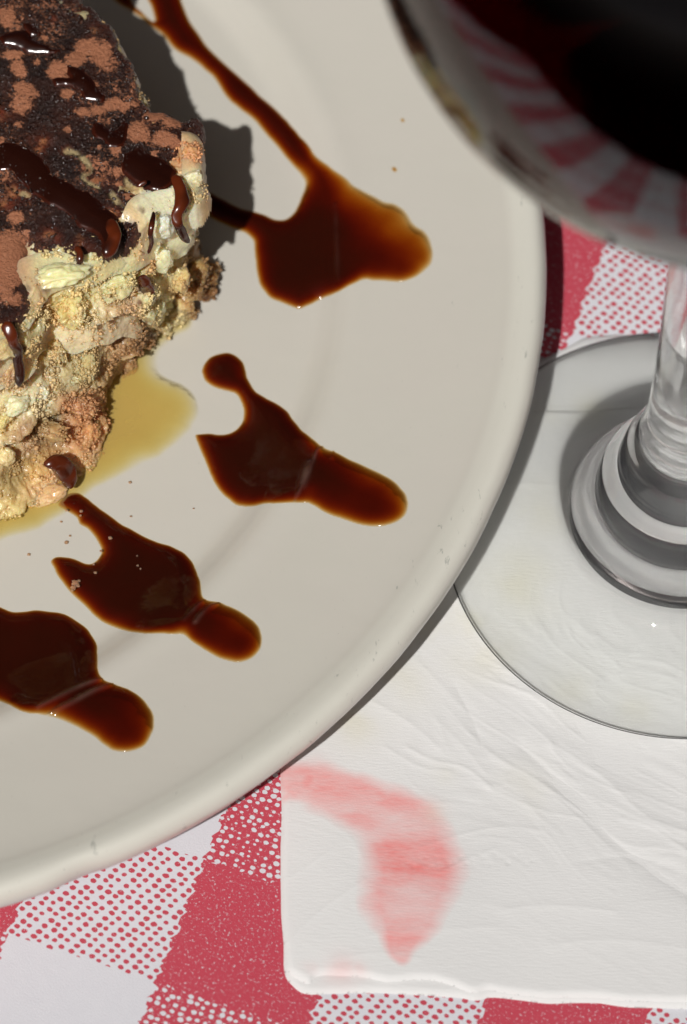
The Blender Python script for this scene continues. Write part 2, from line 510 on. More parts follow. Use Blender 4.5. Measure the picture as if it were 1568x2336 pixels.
STAIN = [((640, 1745), 20), ((690, 1770), 42), ((760, 1800), 55), ((830, 1840), 62), ((900, 1880), 75), ((935, 1940), 85), ((935, 2010), 82),
         ((925, 2060), 74), ((928, 2100), 56), ((922, 2140), 34), ((916, 2172), 20)]
def napkin_material():
    m, nt, out = new_mat('crepe_tissue_paper'); n = N(nt)
    obj = n('TexCoord').outputs['Object']
    sc_ = n('VectorMath', operation='SCALE'); n.put(sc_.inputs[0], obj); sc_.inputs['Scale'].default_value = U
    p = sc_.outputs[0]
    st = n('Attribute', attribute_name='stain').outputs['Fac']
    wet = n('Attribute', attribute_name='yellowing').outputs['Fac']
    mp = n('Mapping'); n.put(mp.inputs[0], p); mp.inputs['Rotation'].default_value = (0, 0, -0.35); mp.inputs['Scale'].default_value = (1, 3.2, 1)
    streak = n.noise(mp.outputs[0], 3.4, 5, 0.6)
    tex = n.noise(mp.outputs[0], 16, 4, 0.65)
    f = n.math('MULTIPLY', st, n.math('ADD', n.ramp(streak, 0.25, 0.75, 0.72, 1.1), n.math('MULTIPLY_ADD', tex, 0.5, -0.25)), clamp=True)
    white = n.mix(n.noise(p, 0.8, 3), C4(lin(224, 224, 223)), C4(lin(229, 229, 228)))
    white = n.mix(n.math('MULTIPLY', wet, n.ramp(n.noise(p, 2.2, 3), .35, .65, .2, 1.0)), white, C4(lin(217, 213, 190)))
    col = n.mix(f, white, C4(lin(240, 98, 92)))
    pw = n.math('SUBTRACT', 1.0, n.math('MULTIPLY', 0.0, st))
    # crepe: fine wavy lines across the sheet
    mc = n('Mapping'); n.put(mc.inputs[0], p); mc.inputs['Rotation'].default_value = (0, 0, 0.12); mc.inputs['Scale'].default_value = (14, 70, 1)
    crepe = n.noise(mc.outputs[0], 1.0, 3, 0.6)
    fibre = n.noise(p, 90, 3, 0.7)
    h = n.math('ADD', n.math('MULTIPLY', crepe, 0.7), n.math('MULTIPLY', fibre, 0.3))
    bs = n('BsdfPrincipled'); n.put(bs.inputs['Base Color'], col); bs.inputs['Roughness'].default_value = 0.75
    bs.inputs['Specular IOR Level'].default_value = 0.25
    bs.inputs['Sheen Weight'].default_value = 0.1
    n.put(bs.inputs['Normal'], n.bump(h, 0.45, 0.00020))
    tl = n('BsdfTranslucent'); n.put(tl.inputs[0], col)
    mx = n('MixShader'); mx.inputs[0].default_value = 0.10
    nt.links.new(bs.outputs[0], mx.inputs[1]); nt.links.new(tl.outputs[0], mx.inputs[2])
    tr = n('BsdfTransparent')
    thin = n('Attribute', attribute_name='thin').outputs['Fac']
    m2 = n('MixShader'); n.put(m2.inputs[0], n.math('MULTIPLY', thin, 0.5)); nt.links.new(mx.outputs[0], m2.inputs[1]); nt.links.new(tr.outputs[0], m2.inputs[2])
    nt.links.new(m2.outputs[0], out.inputs[0])
    return m

def spot_field(Q, spots, z=0.05):
    f = np.zeros(len(Q))
    for x, y, r, a in spots:
        c = at(x, y, z)[:2]; d = np.hypot(Q[:, 0] - c[0], Q[:, 1] - c[1]) / (r / 355.0)
        f = np.maximum(f, a * np.exp(-d ** 2))
    return f

def iq_y(Q):
    return image_of(np.concatenate([Q, np.full((len(Q), 1), .06)], 1))[:, 1]

def finish_napkin(me, Q, sd, thin=None):
    st = np.zeros(len(Q)); warp = 0.05 * np.stack([fbm(pad3(Q * 3), 3, 31), fbm(pad3(Q * 3), 3, 32)], 1)
    Qw = Q + warp
    pts = smooth_poly([p for p, _ in STAIN], 5, closed=False); rad = smooth_poly([(w, w) for _, w in STAIN], 5, closed=False)[:, 0]
    P = at(pts[:, 0], pts[:, 1], 0.05)[:, :2]
    for c, r in zip(P, rad):
        d = np.hypot(Qw[:, 0] - c[0], (Qw[:, 1] - c[1])) / (r / 355.0 * 1.0)
        st = np.maximum(st, np.clip(1.4 - d, 0, .62) / .62)
    im = 0.62 + 0.25 * fbm(pad3(Q * [2.0, 3.5]), 3, 41)
    st = st * im * (0.55 + .45 * np.clip(1.5 - np.abs(iq_y(Q) - 1930) / 260, 0, 1))
    st = np.maximum(st, spot_field(Qw, [(705, 1765, 34, .75), (950, 1860, 44, .45), (955, 1960, 55, .55), (780, 2205, 34, .20), (715, 2195, 16, .1), (820, 2205, 22, .16), (660, 1800, 18, .4)]))
    hole = spot_field(Qw, [(690, 1830, 26, 1.0)])
    st = st * (1 - hole)
    yel = spot_field(Q, [(800, 1640, 60, .6), (880, 1560, 80, .5), (1180, 1330, 90, .5), (1300, 1560, 60, .3), (1450, 1600, 50, .4), (1100, 1480, 80, .4), (1200, 1800, 60, .3),
                         (1010, 1760, 30, .4), (1230, 1160, 80, .4), (1240, 940, 40, .6), (1350, 938, 50, .6), (990, 1850, 30, .3), (1060, 1420, 50, .7), (960, 1400, 60, .5)])
    attr(me, 'stain', np.clip(st, 0, 1)); attr(me, 'yellowing', yel); attr(me, 'thin', thin if thin is not None else np.zeros(len(Q)))

def build_napkin():
    mat = napkin_material()
    root = empty('paper_napkin', (1.2, -0.8, 0), 'white folded paper napkin with a curved pink wine stain, under the plate and glass', 'napkin')
    low = [(646, 1600), (644, 1900), (646, 2140), (650, 2215), (668, 2246), (700, 2266), (760, 2266), (860, 2262), (960, 2266), (1050, 2272), (1085, 2276), (1130, 2270), (1250, 2282), (1400, 2288), (1568, 2296),
           (1800, 2305), (1950, 2300), (1960, 1500), (1950, 760), (1700, 775), (1560, 764), (1480, 758), (1400, 758), (1340, 764), (1290, 788), (1235, 812), (1100, 870), (900, 950), (760, 1010), (660, 1080), (646, 1300)]
    top = [(641, 1600), (640, 1760), (639, 1900), (642, 2060), (645, 2140), (652, 2200), (662, 2222), (684, 2238), (705, 2246), (722, 2230), (760, 2226), (830, 2229), (880, 2240), (960, 2236), (1020, 2244), (1075, 2262), (1110, 2256), (1150, 2262), (1250, 2272), (1400, 2278),
           (1568, 2284), (1800, 2295), (1940, 2290), (1950, 1500), (1940, 930), (1700, 925), (1450, 928), (1350, 934), (1200, 936), (1000, 960), (760, 1030), (660, 1090), (642, 1300)]
    Q, Fc, sd, z = napkin_sheet('ply', low, 0.024, 0.25, 0.016, 50, 0.018)
    me = mesh_from('ply', np.concatenate([Q, z[:, None]], 1), Fc)
    uy = image_of(np.concatenate([Q, z[:, None]], 1))
    thin = np.clip((835 - uy[:, 1]) / 60, 0, 1) * np.clip((uy[:, 0] - 1290) / 60, 0, 1) * (0.75 + 0.5 * fbm(pad3(Q * 2), 2, 9))
    finish_napkin(me, Q, sd, np.clip(thin, 0, 1)); link('lower_ply', me, mat, root)
    Q, Fc, sd, z = napkin_sheet('ply', top, 0.042, 1.0, 0.0095, 50, 0.020)
    me = mesh_from('ply', np.concatenate([Q, z[:, None]], 1), Fc)
    finish_napkin(me, Q, sd); link('top_ply', me, mat, root, label='crumpled upper ply with the pink stain')
    return root
build_napkin()

# ------------------------------------------------------------------ syrups lying on the plate
def syrup_material(name, per_unit, body, body_amt, rough=0.08, spec=1.0, ripple=0.12):
    m, nt, out = new_mat(name); n = N(nt)
    t = n('Attribute', attribute_name='thick').outputs['Fac']
    skin = n('Attribute', attribute_name='skin').outputs['Fac']  # pale sky reflection along the syrup ridges, painted into the diffuse colour
    obj = n('TexCoord').outputs['Object']
    tt = n.math('MULTIPLY', t, n.math('MULTIPLY_ADD', n.noise(obj, 6 * U, 3), 0.3, 0.85))
    ch = [n.math('POWER', float(c), tt) for c in per_unit]
    cc = n('CombineColor')
    for i in range(3): n.put(cc.inputs[i], ch[i])
    tr = n('BsdfTransparent'); n.put(tr.inputs[0], cc.outputs[0])
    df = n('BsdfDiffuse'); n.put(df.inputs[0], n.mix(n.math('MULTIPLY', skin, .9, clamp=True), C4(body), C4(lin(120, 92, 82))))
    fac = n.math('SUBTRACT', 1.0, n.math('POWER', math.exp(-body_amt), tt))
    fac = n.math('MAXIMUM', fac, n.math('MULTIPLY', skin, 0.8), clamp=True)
    mx = n('MixShader'); n.put(mx.inputs[0], fac); nt.links.new(tr.outputs[0], mx.inputs[1]); nt.links.new(df.outputs[0], mx.inputs[2])
    fr = n('Fresnel'); fr.inputs['IOR'].default_value = 1.43
    bump = n.bump(n.noise(obj, (5 if ripple < .2 else 14) * U, 3), ripple, 0.0006)
    n.put(fr.inputs['Normal'], bump)
    gl = n('BsdfGlossy'); gl.inputs['Roughness'].default_value = rough; n.put(gl.inputs['Normal'], bump)
    gate = n.ramp(t, 0.0, 0.6)
    m3 = n('MixShader'); n.put(m3.inputs[0], n.math('MULTIPLY', n.math('MULTIPLY', fr.outputs[0], spec * .6), gate))
    nt.links.new(mx.outputs[0], m3.inputs[1]); nt.links.new(gl.outputs[0], m3.inputs[2])
    nt.links.new(m3.outputs[0], out.inputs[0])
    return m
CHOC = syrup_material('chocolate_syrup', (0.79, 0.36, 0.07), lin(46, 17, 8), 0.30)
COFFEE = syrup_material('coffee_syrup', (0.965, 0.90, 0.62), lin(214, 190, 126), 0.14, 0.09, 1.2, 0.22)

def syrup(name, pts, mat, label=None, cat=None, group=None, parent=None, dome=0.035, w_def=14, widths=(), tmax=4.0, wk=1.55, base=None, step=0.011, n=4, sheen_lines=(), jit=0.006, thin=(), kind=None):
    pts = np.asarray(pts, float)
    if base is None:
        P = on_plate(pts[:, 0], pts[:, 1], 0.004)[:, :2]; bz = plate_zxy
    else:
        P = at(pts[:, 0], pts[:, 1], base)[:, :2]; bz = (lambda Q: np.full(len(Q), float(base))) if np.isscalar(base) else base
    P = smooth_poly(P, n)
    P = P + jit * np.stack([fbm(pad3(P * 9), 3, 61), fbm(pad3(P * 9), 3, 62)], 1)
    Q, Fc, sd = grid_sheet(P, step, 2.2 * step, None)
    z0 = bz(Q)
    wd = np.full(len(Q), w_def / 355.0); ws = np.full(len(Q), 1.0); acc = wd * ws
    for x, y, r, w in widths:
        c = (on_plate(x, y) if base is None else at(x, y, base))[:2]
        k = 6 * np.exp(-(np.hypot(*(Q - c).T) / (r / 355.0)) ** 2); ws = ws + k; acc = acc + k * w / 355.0
    wd = wk * 1.1 * acc / ws
    s = np.clip(sd, 0, None)
    t = tmax * (1 - np.exp(-(s / wd) ** 1.15))
    for x, y, r, a in thin:
        c = on_plate(x, y)[:2]; t = t * (1 - a * np.exp(-(np.hypot(*(Q - c).T) / (r / 355.0)) ** 2))
    if base is None:
        r_ = np.hypot(Q[:, 0] - PC[0], Q[:, 1] - PC[1])
        lvl = np.mean([plate_z(r_ + d_) for d_ in np.linspace(-.22, .22, 9)], 0)
        z0 = z0 + (lvl - z0) * np.clip(s / .12, 0, 1)
    hgt = dome * (1 - np.exp(-s / 0.055)) + np.where(sd < 0, sd * 1.1, 0) + 0.0012
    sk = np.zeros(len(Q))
    for seg, w, a in sheen_lines:  # each line raises a low ridge and paints a pale reflection along it
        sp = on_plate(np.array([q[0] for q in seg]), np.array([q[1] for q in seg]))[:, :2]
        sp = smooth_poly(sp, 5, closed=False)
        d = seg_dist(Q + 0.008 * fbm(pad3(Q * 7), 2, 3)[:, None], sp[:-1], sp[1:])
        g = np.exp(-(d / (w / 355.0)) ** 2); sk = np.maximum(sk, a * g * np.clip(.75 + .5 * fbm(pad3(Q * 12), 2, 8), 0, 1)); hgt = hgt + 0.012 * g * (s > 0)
    hgt = hgt + 0.004 * fbm(pad3(Q * 2.5), 2, 70) * np.clip(s / .1, 0, 1)
    me = mesh_from(name, np.concatenate([Q, (z0 + hgt)[:, None]], 1), Fc)
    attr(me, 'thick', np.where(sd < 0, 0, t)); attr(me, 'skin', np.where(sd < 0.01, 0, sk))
    if parent is None and base is None:
        c0 = Q.mean(0)
    return link(name, me, mat, parent, label, cat, group, kind)

G1 = 'chocolate syrup pools on the plate'
S1 = [(400, -40), (418, 16), (434, 46), (460, 86), (493, 125), (559, 185), (625, 244), (655, 274), (696, 323), (724, 356), (756, 382), (789, 404), (809, 424), (849, 442), (877, 458), (905, 466), (930, 484), (946, 509),
      (970, 529), (984, 549), (990, 577), (982, 605), (954, 629), (917, 642), (865, 640), (829, 638), (805, 648), (772, 666), (732, 682), (700, 698), (680, 704), (644, 692), (615, 678), (599, 658), (589, 638), (583, 601),
      (579, 569), (575, 545), (555, 529), (519, 515), (482, 497), (446, 478), (410, 450), (400, 420), (430, 405), (468, 428), (490, 442), (523, 460), (551, 474), (579, 480), (603, 488), (627, 499), (652, 499), (672, 484), (684, 460), (695, 428),
      (694, 408), (676, 384), (644, 347), (611, 311), (576, 270), (546, 247), (513, 218), (493, 185), (467, 158), (434, 132), (401, 112), (378, 89), (360, 71), (338, 56), (315, 36), (289, 20), (263, 3), (240, -25), (292, -25), (304, 8), (325, 29), (345, 47),
      (353, 46), (344, 15), (332, -40)]
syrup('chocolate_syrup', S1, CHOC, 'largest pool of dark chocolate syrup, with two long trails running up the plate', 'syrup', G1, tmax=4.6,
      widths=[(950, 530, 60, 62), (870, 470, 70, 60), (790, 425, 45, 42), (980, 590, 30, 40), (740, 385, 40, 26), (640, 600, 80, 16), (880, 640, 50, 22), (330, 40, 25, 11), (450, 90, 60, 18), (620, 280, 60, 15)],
      thin=[(330, 42, 16, .55), (790, 460, 50, .35), (880, 530, 80, .5), (930, 590, 50, .35), (800, 560, 60, .2)], sheen_lines=[([(765, 470), (768, 550), (772, 640)], 5, .10)])
S3 = [(460, 845), (470, 825), (484, 812), (512, 805), (534, 810), (554, 823), (563, 842), (568, 867), (581, 889), (611, 909), (640, 926), (658, 940), (673, 962), (688, 981), (713, 1001), (735, 1016), (768, 1030), (805, 1049),
      (841, 1065), (878, 1083), (907, 1103), (926, 1124), (933, 1146), (927, 1171), (907, 1190), (871, 1200), (827, 1199), (783, 1186), (742, 1168), (706, 1147), (673, 1149), (636, 1149), (607, 1148), (581, 1154), (556, 1155),
      (534, 1149), (512, 1133), (493, 1109), (479, 1080), (460, 1036), (446, 995), (450, 990), (475, 988), (508, 990), (530, 984), (548, 970), (556, 951), (554, 922), (541, 900), (523, 891), (497, 886), (475, 875), (464, 860)]
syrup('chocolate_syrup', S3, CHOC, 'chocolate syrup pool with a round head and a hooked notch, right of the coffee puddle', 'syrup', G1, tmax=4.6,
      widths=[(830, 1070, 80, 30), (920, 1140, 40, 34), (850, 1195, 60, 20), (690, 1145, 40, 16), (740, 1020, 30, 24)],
      thin=[(706, 1120, 20, .35), (745, 1030, 18, .4), (840, 1110, 75, .38), (900, 1150, 40, .25)], sheen_lines=[([(738, 1018), (722, 1035), (708, 1075), (690, 1110), (672, 1145)], 4, .55), ([(705, 1060), (697, 1085), (690, 1112)], 8, .65), ([(762, 1030), (757, 1050)], 3, .3)])
S4 = [(150, 1128), (175, 1124), (197, 1135), (222, 1155), (258, 1180), (290, 1202), (322, 1220), (363, 1236), (395, 1246), (423, 1264), (443, 1288), (455, 1321), (461, 1349), (471, 1367), (508, 1377), (540, 1389), (572, 1409), (594, 1433), (599, 1461),
      (592, 1486), (572, 1504), (544, 1510), (512, 1504), (475, 1486), (443, 1466), (419, 1449), (387, 1447), (330, 1445), (282, 1437), (246, 1425), (218, 1405), (189, 1379), (161, 1353), (137, 1321), (125, 1296), (115, 1280), (125, 1270), (149, 1270),
      (173, 1274), (197, 1284), (213, 1282), (226, 1268), (230, 1252), (218, 1228), (201, 1208), (181, 1196), (175, 1180), (157, 1169), (137, 1157), (133, 1148)]
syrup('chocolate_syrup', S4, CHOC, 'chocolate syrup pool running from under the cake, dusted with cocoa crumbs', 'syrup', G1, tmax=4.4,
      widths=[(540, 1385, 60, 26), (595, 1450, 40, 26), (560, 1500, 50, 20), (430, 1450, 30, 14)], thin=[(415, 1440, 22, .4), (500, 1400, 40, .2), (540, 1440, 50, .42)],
      sheen_lines=[([(465, 1372), (440, 1395), (420, 1417)], 4, .55), ([(500, 1378), (470, 1395), (445, 1425)], 5, .55)])
S5 = [(0, 1383), (24, 1393), (52, 1395), (81, 1391), (117, 1395), (149, 1401), (177, 1415), (205, 1441), (218, 1466), (222, 1494), (224, 1522), (234, 1546), (262, 1560), (290, 1570), (322, 1590), (344, 1619), (354, 1651), (348, 1675), (330, 1699),
      (298, 1713), (266, 1713), (238, 1699), (213, 1679), (177, 1659), (141, 1643), (105, 1633), (60, 1627), (32, 1615), (0, 1600), (-60, 1580), (-100, 1530), (-110, 1450), (-80, 1390), (-40, 1375)]
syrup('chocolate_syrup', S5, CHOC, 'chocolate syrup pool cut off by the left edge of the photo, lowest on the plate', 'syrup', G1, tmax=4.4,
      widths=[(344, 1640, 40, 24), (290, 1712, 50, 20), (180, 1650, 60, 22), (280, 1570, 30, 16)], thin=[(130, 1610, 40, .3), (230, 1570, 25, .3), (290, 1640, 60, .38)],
      sheen_lines=[([(232, 1550), (190, 1565), (130, 1595), (85, 1618)], 5, .5), ([(258, 1562), (215, 1580), (160, 1610), (110, 1632)], 6, .5)])
for (x, y, r), lab in zip([(919, 274, 5.2), (900, 386, 6.5)], ['upper of two tiny syrup drops beside the wine glass bowl', 'lower of two tiny syrup drops beside the wine glass bowl']):
    a = np.linspace(0, 2 * np.pi, 9)[:-1]
    syrup('syrup_drop', np.stack([x + r * (np.cos(a) + .25 * np.sin(a)), y + r * np.sin(a)], 1), CHOC, lab, 'drop', 'tiny syrup drops on the rim', dome=.012, w_def=6, tmax=1.5, step=.004, jit=.001)
PUD = [(-60, 1245), (0, 1232), (60, 1218), (108, 1196), (150, 1168), (184, 1140), (212, 1118), (250, 1100), (310, 1066), (380, 1032), (428, 990), (452, 948), (452, 908), (428, 880), (388, 862), (364, 834), (372, 798), (402, 768), (440, 742), (430, 690),
       (300, 680), (150, 850), (0, 950), (-60, 1000)]
syrup('coffee_syrup', PUD, COFFEE, 'thin golden coffee syrup puddle seeping out of the cake', 'syrup', dome=.02, w_def=22, tmax=3.0, widths=[(440, 930, 70, 34), (370, 820, 40, 34), (330, 1060, 60, 26)], thin=[(365, 830, 50, .5), (310, 1060, 30, .3)], jit=.012)

# ------------------------------------------------------------------ the tiramisu
ZT = 1.80                      # height of its top; its foot stands on the plate at .29
def food_material(name, rough=0.45, bump=0.5, bscale=28, spec=0.5, coat=0.0, powder=False, sss=None):
    m, nt, out = new_mat(name); n = N(nt)
    obj = n('TexCoord').outputs['Object']
    col = n('Attribute', attribute_name='Col').outputs['Color']
    bs_ss = sss if sss is not None else (0.7 if not powder else 0.0)
    t = n.noise(obj, bscale * U * 1.3, 4, 0.65)
    hsv = n('HueSaturation'); n.put(hsv.inputs['Color'], col); n.put(hsv.inputs['Value'], n.math('MULTIPLY_ADD', t, 0.7, 0.66))
    c = hsv.outputs[0]
    h = n.noise(obj, bscale * U, 5, 0.7)
    nb = n.bump(h, bump, 0.0008)
    bs = n('BsdfPrincipled')
    r = n.math('MULTIPLY_ADD', n.noise(obj, 9 * U, 3), 0.3, rough - 0.15)
    if powder:
        pw = n('Attribute', attribute_name='powder').outputs['Fac']
        fz = n.math('ADD', n.math('MULTIPLY', n.noise(obj, 50 * U, 4, 0.8), 2.0), n.math('MULTIPLY_ADD', n.noise(obj, 10 * U, 4, 0.7), 1.3, -1.65))
        k = n.ramp(n.math('ADD', pw, fz), 0.42, 0.80)
        pcol = n.mix(n.noise(obj, 45 * U, 4, .7), C4(lin(148, 92, 66)), C4(lin(202, 140, 106)))
        c = n.mix(k, c, pcol)
        r = n.math('ADD', n.math('MULTIPLY', k, 0.95), n.math('MULTIPLY', n.math('SUBTRACT', 1.0, k), r))
        n.put(bs.inputs['Specular IOR Level'], n.math('MULTIPLY_ADD', k, -spec * .9, spec))
    else:
        bs.inputs['Specular IOR Level'].default_value = spec
    n.put(bs.inputs['Base Color'], c); n.put(bs.inputs['Roughness'], r); n.put(bs.inputs['Normal'], nb)
    bs.inputs['Subsurface Weight'].default_value = bs_ss; bs.inputs['Subsurface Scale'].default_value = 0.0035; bs.inputs['Subsurface Radius'].default_value = (1.0, .6, .3)
    bs.inputs['Coat Weight'].default_value = coat; bs.inputs['Coat Roughness'].default_value = 0.12
    if coat > 0: n.put(bs.inputs['Coat Normal'], n.bump(n.noise(obj, bscale * 0.7 * U, 3), bump * .8, 0.0008))
    nt.links.new(bs.outputs[0], out.inputs[0])
    return m
M_SPONGE = food_material('soaked_ladyfinger', 0.42, 0.40, 44, 0.5, 0.4)
M_CREAM = food_material('mascarpone_cream', 0.36, 0.28, 36, 0.5, 0.5)
M_COCOA = food_material('damp_cocoa', 0.34, 0.9, 46, 0.4, 0.12, powder=True)
M_CRUMB = food_material('cocoa_crumb', 0.8, .8, 50, 0.2)

K = 1.45
M_GRAIN = food_material('loose_wet_crumb', 0.40, 0.2, 50, 0.5, 0.3, sss=0.0)
SMEARS = [(330, 655, 16), (322, 690, 9), (405, 440, 10), (50, 790, 10), (45, 860, 12), (140, 1075, 16), (345, 520, 5), (300, 515, 14), (250, 585, 9), (330, 485, 8), (70, 655, 10), (30, 760, 14), (185, 605, 6), (110, 660, 8)]
SPOTS = [(s[0], s[1], s[2], lin(*s[3], k=K)) for s in [
    (130, 620, 45, (226, 214, 160)), (185, 640, 30, (224, 212, 158)), (90, 660, 34, (190, 140, 100)), (20, 620, 46, (172, 112, 82)), (60, 690, 36, (196, 170, 125)), (160, 690, 42, (208, 184, 116)), (150, 738, 28, (204, 160, 96)),
    (205, 720, 26, (214, 206, 170)), (95, 740, 30, (216, 206, 160)), (270, 640, 42, (196, 186, 134)), (225, 640, 26, (216, 196, 140)), (330, 560, 34, (186, 148, 98)), (300, 600, 24, (200, 184, 140)), (380, 500, 28, (212, 212, 194)),
    (365, 555, 28, (214, 210, 176)), (385, 620, 26, (210, 204, 160)), (350, 705, 32, (218, 208, 156)), (335, 602, 18, (200, 150, 88)), (410, 640, 28, (202, 172, 112)), (450, 640, 34, (150, 112, 62)), (480, 655, 26, (120, 78, 36)), (430, 350, 26, (200, 134, 84)),
    (445, 300, 14, (120, 96, 66)), (440, 405, 22, (222, 208, 168)), (458, 420, 14, (200, 176, 128)), (300, 700, 34, (176, 142, 112)), (250, 735, 40, (178, 150, 114)), (190, 790, 32, (196, 172, 132)), (120, 790, 34, (196, 166, 112)), (152, 768, 11, (238, 230, 208)),
    (60, 780, 34, (192, 164, 108)), (20, 800, 34, (192, 168, 118)), (40, 870, 24, (176, 132, 94)), (90, 885, 26, (214, 196, 160)), (45, 920, 30, (222, 212, 172)), (95, 925, 24, (222, 212, 180)), (130, 845, 34, (190, 170, 128)), (200, 825, 40, (182, 166, 116)),
    (160, 870, 30, (178, 166, 122)), (118, 945, 22, (136, 112, 62)), (250, 800, 34, (170, 126, 84)), (300, 770, 34, (146, 104, 62)), (330, 745, 24, (150, 110, 66)), (270, 860, 40, (156, 114, 66)), (180, 920, 36, (182, 122, 76)), (200, 985, 42, (188, 126, 74)),
    (130, 985, 30, (160, 124, 78)), (70, 985, 34, (158, 124, 82)), (40, 1040, 34, (156, 124, 74)), (10, 965, 24, (204, 178, 112)), (10, 1030, 26, (214, 186, 134)), (75, 1065, 34, (176, 138, 62)), (125, 1040, 26, (172, 130, 76)), (25, 1100, 34, (160, 134, 72)),
    (105, 1130, 40, (204, 158, 108)), (40, 1165, 44, (192, 166, 98)), (150, 1110, 30, (196, 148, 108)), (10, 1195, 40, (190, 168, 104)), (60, 1015, 22, (180, 140, 110)), (200, 1060, 34, (192, 146, 92)), (230, 1000, 30, (190, 130, 80)),
    (250, 20, 30, (150, 122, 80)), (290, 90, 30, (160, 132, 84)), (330, 200, 30, (150, 122, 80)), (200, -10, 30, (168, 140, 96)), (400, 245, 20, (110, 80, 50))]]
def spot_colour(P, jitter=9.0):
    q = image_of(P)
    j = np.stack([fbm(P * 5.5, 3, 81), fbm(P * 5.5, 3, 83)], 1) * jitter
    q = q + j
    w = np.full(len(P), 1e-4); c = np.outer(w, lin(176, 140, 92, k=K))
    for x, y, r, col in SPOTS:
        k = np.exp(-(((q[:, 0] - x) ** 2 + (q[:, 1] - y) ** 2) / (r * 1.1) ** 2))
        k = k ** 1.4
        w = w + k; c = c + np.outer(k, col)
    c = c / w[:, None]
    for x, y, r in SMEARS:
        k = np.clip(1.5 * np.exp(-(((q[:, 0] - x) ** 2 + (q[:, 1] - y) ** 2) / r ** 2)) - .25, 0, .85)[:, None]
        c = c * (1 - k) + np.array(lin(104, 48, 22)) * k
    mott = 1 + 0.20 * fbm(P * 9, 3, 85)
    c = c * mott[:, None] * np.array([1.04, .97, .80])
    c = c * .70 + c.mean(1)[:, None] * np.array([1.16, 1.04, .76]) * .32
    return c / np.maximum(1, c.max(1) / .88)[:, None]

# columns of the flank: top point and foot point as seen in the photograph
COLS = [((150, -80), (140, 260)), ((190, -5), (180, 320)), ((225, 20), (215, 350)), ((262, 55), (252, 385)), ((283, 92), (274, 420)), ((308, 135), (298, 462)), ((314, 165), (304, 490)), ((333, 205), (330, 540)), ((340, 242), (350, 580)), ((372, 246), (380, 585)),
        ((402, 250), (410, 580)), ((448, 258), (420, 580)), ((460, 300), (432, 620)), ((465, 345), (434, 655)), ((467, 385), (428, 685)), ((470, 428), (416, 712)), ((458, 458), (402, 735)), ((434, 472), (380, 750)), ((395, 480), (352, 782)), ((350, 496), (322, 830)),
        ((318, 535), (285, 868)), ((262, 568), (245, 925)), ((200, 594), (232, 1010)), ((140, 600), (190, 1080)), ((90, 622), (150, 1105)), ((68, 668), (100, 1140)), ((48, 722), (45, 1165)), ((0, 752), (-10, 1182)), ((-60, 790), (-80, 1210)), ((-160, 820), (-190, 1260))]
tp = smooth_poly([c[0] for c in COLS], 8, closed=False); bp = smooth_poly([c[1] for c in COLS], 8, closed=False)
TOPW = at(tp[:, 0], tp[:, 1], ZT)[:, :2]; FOOTW = at(bp[:, 0], bp[:, 1], 0.44)[:, :2]
# resample evenly
def resample(A, B, n):
    L = np.concatenate([[0], np.cumsum(np.hypot(*(np.diff(A, axis=0).T)) + np.hypot(*(np.diff(B, axis=0).T)))])
    t = np.linspace(0, L[-1], n)
    f = lambda M: np.stack([np.interp(t, L, M[:, k]) for k in range(2)], 1)
    return f(A), f(B)
NU = 620
TOPW, FOOTW = resample(TOPW, FOOTW, NU)
tan = np.gradient(TOPW * .5 + FOOTW * .5, axis=0); k = np.ones(25) / 25
tan = np.stack([np.convolve(np.pad(tan[:, i], 12, mode='edge'), k, 'valid') for i in range(2)], 1)
NRM = np.stack([-tan[:, 1], tan[:, 0]], 1); NRM /= np.linalg.norm(NRM, axis=1)[:, None]
_c = TOPW.mean(0)
if ((TOPW - _c) * NRM).sum() < 0: NRM = -NRM

cx_ = np.array([c[0][0] for c in COLS]); 
_px = image_of(np.concatenate([TOPW, np.full((NU, 1), ZT)], 1))
_front = np.clip((np.arange(NU) - int(np.argmin(np.hypot(_px[:, 0] - 462, _px[:, 1] - 458)))) / 60.0, 0, 1)      # 0 on the far side and corner, 1 along the front
_bk = [(462, .93), (436, .93), (395, .86), (350, .74), (318, .55), (262, .40), (200, .36), (140, .33), (90, .28), (48, .14), (0, .10), (-300, .10)]
BLOCK = np.where(_front <= 0, .93, np.interp(-_px[:, 0], [-b[0] for b in _bk], [b[1] for b in _bk]))
def layer_v(i, L):
    B = BLOCK[i]
    return np.where(L < .36, L / .36 * B, B + (L - .36) / .64 * (1 - B))

def flank(u, v, off):
    """u: column index array, v: 0 top .. 1 foot, off: outward offset"""
    i = np.clip(u, 0, NU - 1).astype(int)
    g = np.interp(v, [0, .25, .5, .75, 1.0], [0, .04, .25, .62, 1.0])
    g = v + (g - v) * _front[i]
    xy = TOPW[i] * (1 - g)[:, None] + FOOTW[i] * g[:, None] + NRM[i] * off[:, None]
    z = ZT - 0.04 + (0.41 - ZT + 0.04) * v
    return np.concatenate([xy, z[:, None]], 1), NRM[i]

tira = empty('tiramisu_slice', (*(TOPW.mean(0)), 0.432), 'slice of tiramisu dusted with cocoa and drizzled with chocolate syrup, on the cream plate', 'cake')

